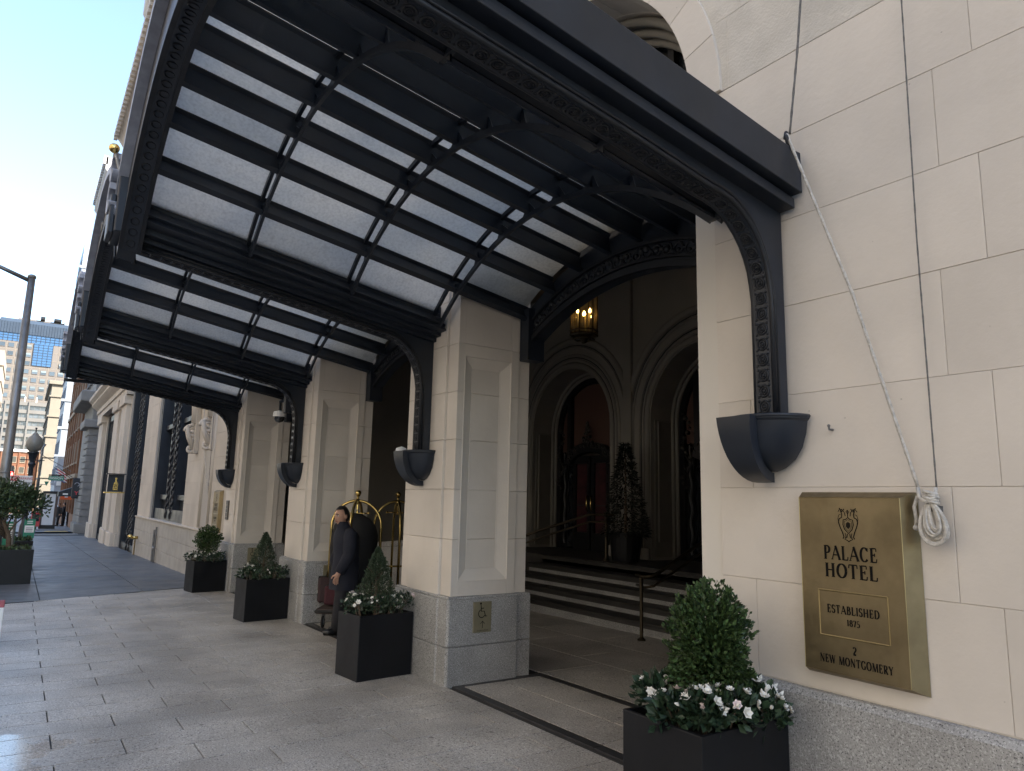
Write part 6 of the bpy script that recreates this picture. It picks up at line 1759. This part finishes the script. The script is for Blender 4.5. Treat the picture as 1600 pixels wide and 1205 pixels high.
tag(dm.build('dentils', M('grey_cornice', (.42,.42,.41), .85), gb_), kind='stuff')
BRICK = M('orange_brown_brick', (.22,.115,.065), .9, mottle=(3,.25), streak=(2,.25,(.45,.33,.22)), bump=(12,.3))
SAND = M('sandstone_trim', (.30,.25,.19), .85)
bb = local_thing('brick_building', 'tall orange brown brick building with pale bands behind the grey corner', 'building')
MB().box(60.3, 82, -25, -.10, zg(82)-1, 20.5).build('wall', BRICK, bb)
facade_windows(bb, 61, 82, 3.2, 19.5, 9, 6, -.06, .42, .6, SAND)
for z in (2.6, 8.2, 13.6, 19.6): MB().box(60.3, 82.05, -.2, .12, z, z+.28).build('band_course', SAND, bb)
for x_ in range(7): MB().box(60.6+3.4*x_, 61.0+3.4*x_, -.2, .06, 0, 19.5).build('brick_pier', BRICK, bb)
MB().box(60.2, 82.2, -.3, .5, 20.0, 20.6).build('cornice', SAND, bb, bevel=.05)
MB().box(66, 72, -.12, -.06, zg(70), 2.2).build('shopfront', GLASS_D, bb)
SLATE = M('pale_grey_panel', (.26,.29,.33), .6, mottle=(.3,.08))
sb_ = local_thing('slab_building', 'narrow pale blue grey tower slab beyond the brick building', 'building')
MB().box(96, 108, -22, .10, zg(108)-1, 31).build('wall', SLATE, sb_)
facade_windows(sb_, 97, 107.5, 2, 30, 4, 9, .12, .5, .5, SLATE)
for k in range(9): MB().box(95.9, 96, -.9, .5, 3.2*k+2.2, 3.2*k+2.5).build('balcony_edge', SLATE, sb_)
CREAM = M('cream_render', (.23,.20,.155), .85, mottle=(.6,.1))
cb_ = local_thing('cream_building', 'sunlit cream building at the end of the right hand row', 'building')
MB().box(134, 160, -16, .82, zg(160)-1, 18.4).build('wall', CREAM, cb_)
facade_windows(cb_, 135, 159, 1.2, 17.6, 8, 5, .85, .45, .55, CREAM)
facade_windows(cb_, -15, 0, 1.2, 17.6, 4, 5, 133.97, .4, .5, CREAM, axis='y')
for k in range(5): MB().box(133.8, 160.1, -16, 1.02, 3.6+3.2*k, 3.85+3.2*k).build('band_course', CREAM, cb_)
MB().box(133.6, 160.4, -16.2, 1.3, 18.4, 19.0).build('cornice', CREAM, cb_, bevel=.06)
# sunny yellow corner of a building at the left edge
yb_ = local_thing('yellow_building', 'yellow stone corner just showing at the left edge beside the hotel tower', 'building')
MB().box(200, 226, 9.7, 40, -8, 33.5).build('wall', SAND, yb_)
for k in range(8): MB().box(199.6, 226, 9.5, 40, 4+3.7*k, 4.4+3.7*k).build('band_course', SAND, yb_)
facade_windows(yb_, 10.2, 39, 1, 32, 9, 8, 199.97, .5, .55, SAND, axis='y')
# low orange brick building at the end of the street
OB = M('orange_brick', (.17,.075,.042), .9, mottle=(.8,.2), bump=(6,.3))
ob = local_thing('brick_warehouse', 'low orange brick building with white parapet at the end of the street', 'building')
MB().box(230, 255, .1, 30, -8, 11.6).build('wall', OB, ob); MB().box(229.6, 255, .0, 30, 11.6, 12.3).build('parapet', WHITE, ob, bevel=.1)
MB().box(229.2, 255, -2.2, .05, -8, 13.9).build('tower_pier', M('tan_brick', (.20,.125,.075), .9, mottle=(.8,.2)), ob); MB().box(229, 255, -2.4, .15, 13.2, 14.1).build('pier_cap', SAND, ob)
facade_windows(ob, .6, 16.2, -5.5, 11.0, 8, 6, 229.95, .55, .55, SAND, axis='y')
for k in range(9): MB().box(229.8, 230, .3+1.95*k, .65+1.95*k, -8, 11.6).build('brick_pier', OB, ob)
# grey office block with long window bands
GO = M('grey_office_concrete', (.15,.142,.13), .85, mottle=(.2,.1))
go = local_thing('office_block', 'grey concrete office block with long bands of windows in front of the tower', 'building')
MB().box(320.6, 350, -8.0, 32, -10, 34).build('glazed_core', M('office_glass', (.10,.115,.13), .12, spec=.8, mottle=(.35,.7)), go)
for k in range(14): MB().box(320, 350.2, -8.1, 32.1, 34.2-1.3-2.95*k, 34.2-2.95*k).build('spandrel_band', GO, go)
for k in range(6): MB().box(319.6, 320.5, -3.75+7.3*k, -3.25+7.3*k, -10, 34.3).build('column', GO, go)
MB().box(319.6, 321.5, -8.3, -7.6, -10, 34.3).build('column', GO, go)
for k in range(12):
    for j in range(5):
        for q in range(3): MB().box(320.45, 320.6, -3.2+7.3*(j-1)+7.3+1.8*q-7.3+1.7, -3.2+7.3*(j-1)+1.8*q+1.8, 31.3-2.95*k, 32.9-2.95*k).build('glazing_bar', GO, go) if k < 9 and j < 4 else None
MB().box(322, 340, -11, -4.2, 34.3, 38.2).build('plant_room', M('tan_plant', (.2,.16,.13), .9, mottle=(.5,.2)), go)
for k in range(5): MB().box(321, 321.3, -2+3.6*k, -1.7+3.6*k, 34.2, 36.2).build('roof_post', WHITE, go)
# hotel tower
TW = M('tower_panel', (.135,.119,.106), .8, mottle=(.12,.06))
TG = M('tower_blue_glass', (.035,.10,.21), .25, spec=.5, mottle=(.25,.12))
TWG = M('tower_window_glass', (.06,.08,.10), .1, spec=.8, obj_var=.6)
TWB = M('tower_blind', (.16,.20,.21), .6, obj_var=.3)
TR = M('tower_slate_roof', (.025,.043,.070), .8, mottle=(.3,.15))
tw = local_thing('hotel_tower', 'pale tower with a grid of square windows, blue glass bands and a slate blue roof', 'building')
MB().box(380, 420, -60, 24, -12, 66.9).build('wall', TW, tw)
MB().box(379.9, 420, -60, 24.2, 66.9, 70.5).build('glass_band', TG, tw)
MB().box(379.75, 379.99, -2.2, 5.1, 56.8, 66.9).build('glass_panel', TG, tw)
m = MB(); m.prism([(379.5, 70.5), (379.5, 75.5), (381.5, 77.3), (420, 77.3), (420, 70.5)], -60, 18.6, lambda a, b, t: (a, t, b)); m.build('roof', TR, tw)
m = MB(); m.add([(379.5,18.6,70.5),(379.5,18.6,75.5),(381.5,18.0,77.3),(420,18,77.3),(420,24.4,70.5),(379.5,24.4,70.5)], [(0,5,1),(1,5,2),(2,5,4,3)]); m.build('roof_hip', TR, tw)
sm = MB()
for k in range(60): sm.box(379.35, 379.5, -42+1.05*k-.05, -42+1.05*k+.05, 70.5, 75.5)
tag(sm.build('roof_seams', TR, tw), kind='stuff')
bars = MB()
for k in range(26): bars.box(379.7, 379.9, -20+1.75*k-.06, -20+1.75*k+.06, 66.9, 70.5)
for z in (68.1, 69.3): bars.box(379.72, 379.9, -22, 24, z-.05, z+.05)
for k in range(5): bars.box(379.6, 379.75, -2.2+1.82*k-.06, -2.2+1.82*k+.06, 56.8, 66.9)
for k in range(9): bars.box(379.62, 379.75, -2.2, 5.1, 56.8+1.2*k-.05, 56.8+1.2*k+.05)
tag(bars.build('glazing_bars', TR, tw), kind='stuff')
wme = MB().box(-.1, .1, -1.0, 1.0, 0, 1.75).mesh('pane'); wme.materials.append(TWG)
bme = MB().box(-.12, -.1, -.98, .98, .95, 1.73).mesh('blind'); bme.materials.append(TWB)
fme = MB().box(-.14, .0, -1.12, -1.0, -.12, 1.87).box(-.14, .0, 1.0, 1.12, -.12, 1.87).box(-.14, .0, -1.0, 1.0, 1.75, 1.87).box(-.2, .0, -1.0, 1.0, -.12, 0).mesh('frame'); fme.materials.append(TW)
random.seed(12)
for k in range(8):
    for j in range(-4, 8):
        y = -2.95 + 3.28*j*1.0 - (.0); z = 64.2 - 3.72*k
        if -2.3-1.2 < y < 5.2+1.0 and z > 55: continue
        fo = link('window', fme, None, tw); fo.matrix_basis = Matrix.Translation((379.98, y, z))
        po = link('pane', wme, None, fo); po.matrix_parent_inverse = Matrix.Identity(4)
        if random.random() < .6: bo = link('blind', bme, None, fo); bo.matrix_parent_inverse = Matrix.Identity(4); bo.scale = (1,1,1); bo.location.z = random.choice((0, 0, -.0))
grid = MB()
for k in range(9): grid.box(379.93, 380, -14, 24, 63.2-3.72*k-.04, 63.2-3.72*k+.04)
for j in range(-5, 9): grid.box(379.93, 380, -4.6+3.28*j-.04, -4.6+3.28*j+.04, 34, 66.9)
tag(grid.build('panel_joints', SAND, tw), kind='stuff')
MB().box(390, 415, -11, 12.5, 77.3, 79.6).build('plant_room', TW, tw); MB().box(388, 400, -9.5, -5.5, 77.3, 81.6).build('lift_house', SLATE, tw)
MB().box(387, 392, 15.2, 16.6, 77.3, 80.2).build('vent_stack', WHITE, tw); MB().box(386, 395, -4.2, -1.2, 79.6, 80.6).build('cooling_unit', BRONZE, tw); MB().box(386, 395, 2.2, 4.0, 79.6, 80.8).build('cooling_unit', BRONZE, tw)
MB().tube([(390,5.4,79.6),(390,5.4,84)], .12, 5).build('antenna', STEEL, tw)
# unseen row across the street, added to bounce sunlight onto the hotel front
for k, (a, b, h, cc) in enumerate(((-40, -6, 30, (.41,.38,.335)), (-5.5, 22, 34, (.44,.405,.355)), (22.5, 43, 27, (.30,.245,.20)), (54, 84, 30, (.36,.335,.29)))):
    o_ = local_thing('bounce_building', ('unseen stone block across the street behind the camera, added to bounce sunlight', 'unseen tall stone building across the street, added to bounce sunlight at the entrance', 'unseen brick building across the street beyond the first planters, added to bounce sunlight', 'unseen stone building across the street past the alley, added to bounce sunlight')[k], 'building')
    mt = M('opposite_facade_%d' % k, cc, .85, mottle=(.4,.12))
    MB().box(a, b, 21.2, 34, -2, h).build('wall', mt, o_)
    facade_windows(o_, a+1, b-1, 4, h-2, max(3, int((b-a)/4.5)), 6, 21.15, .42, .55, mt)
print('objects:', len(bpy.data.objects))
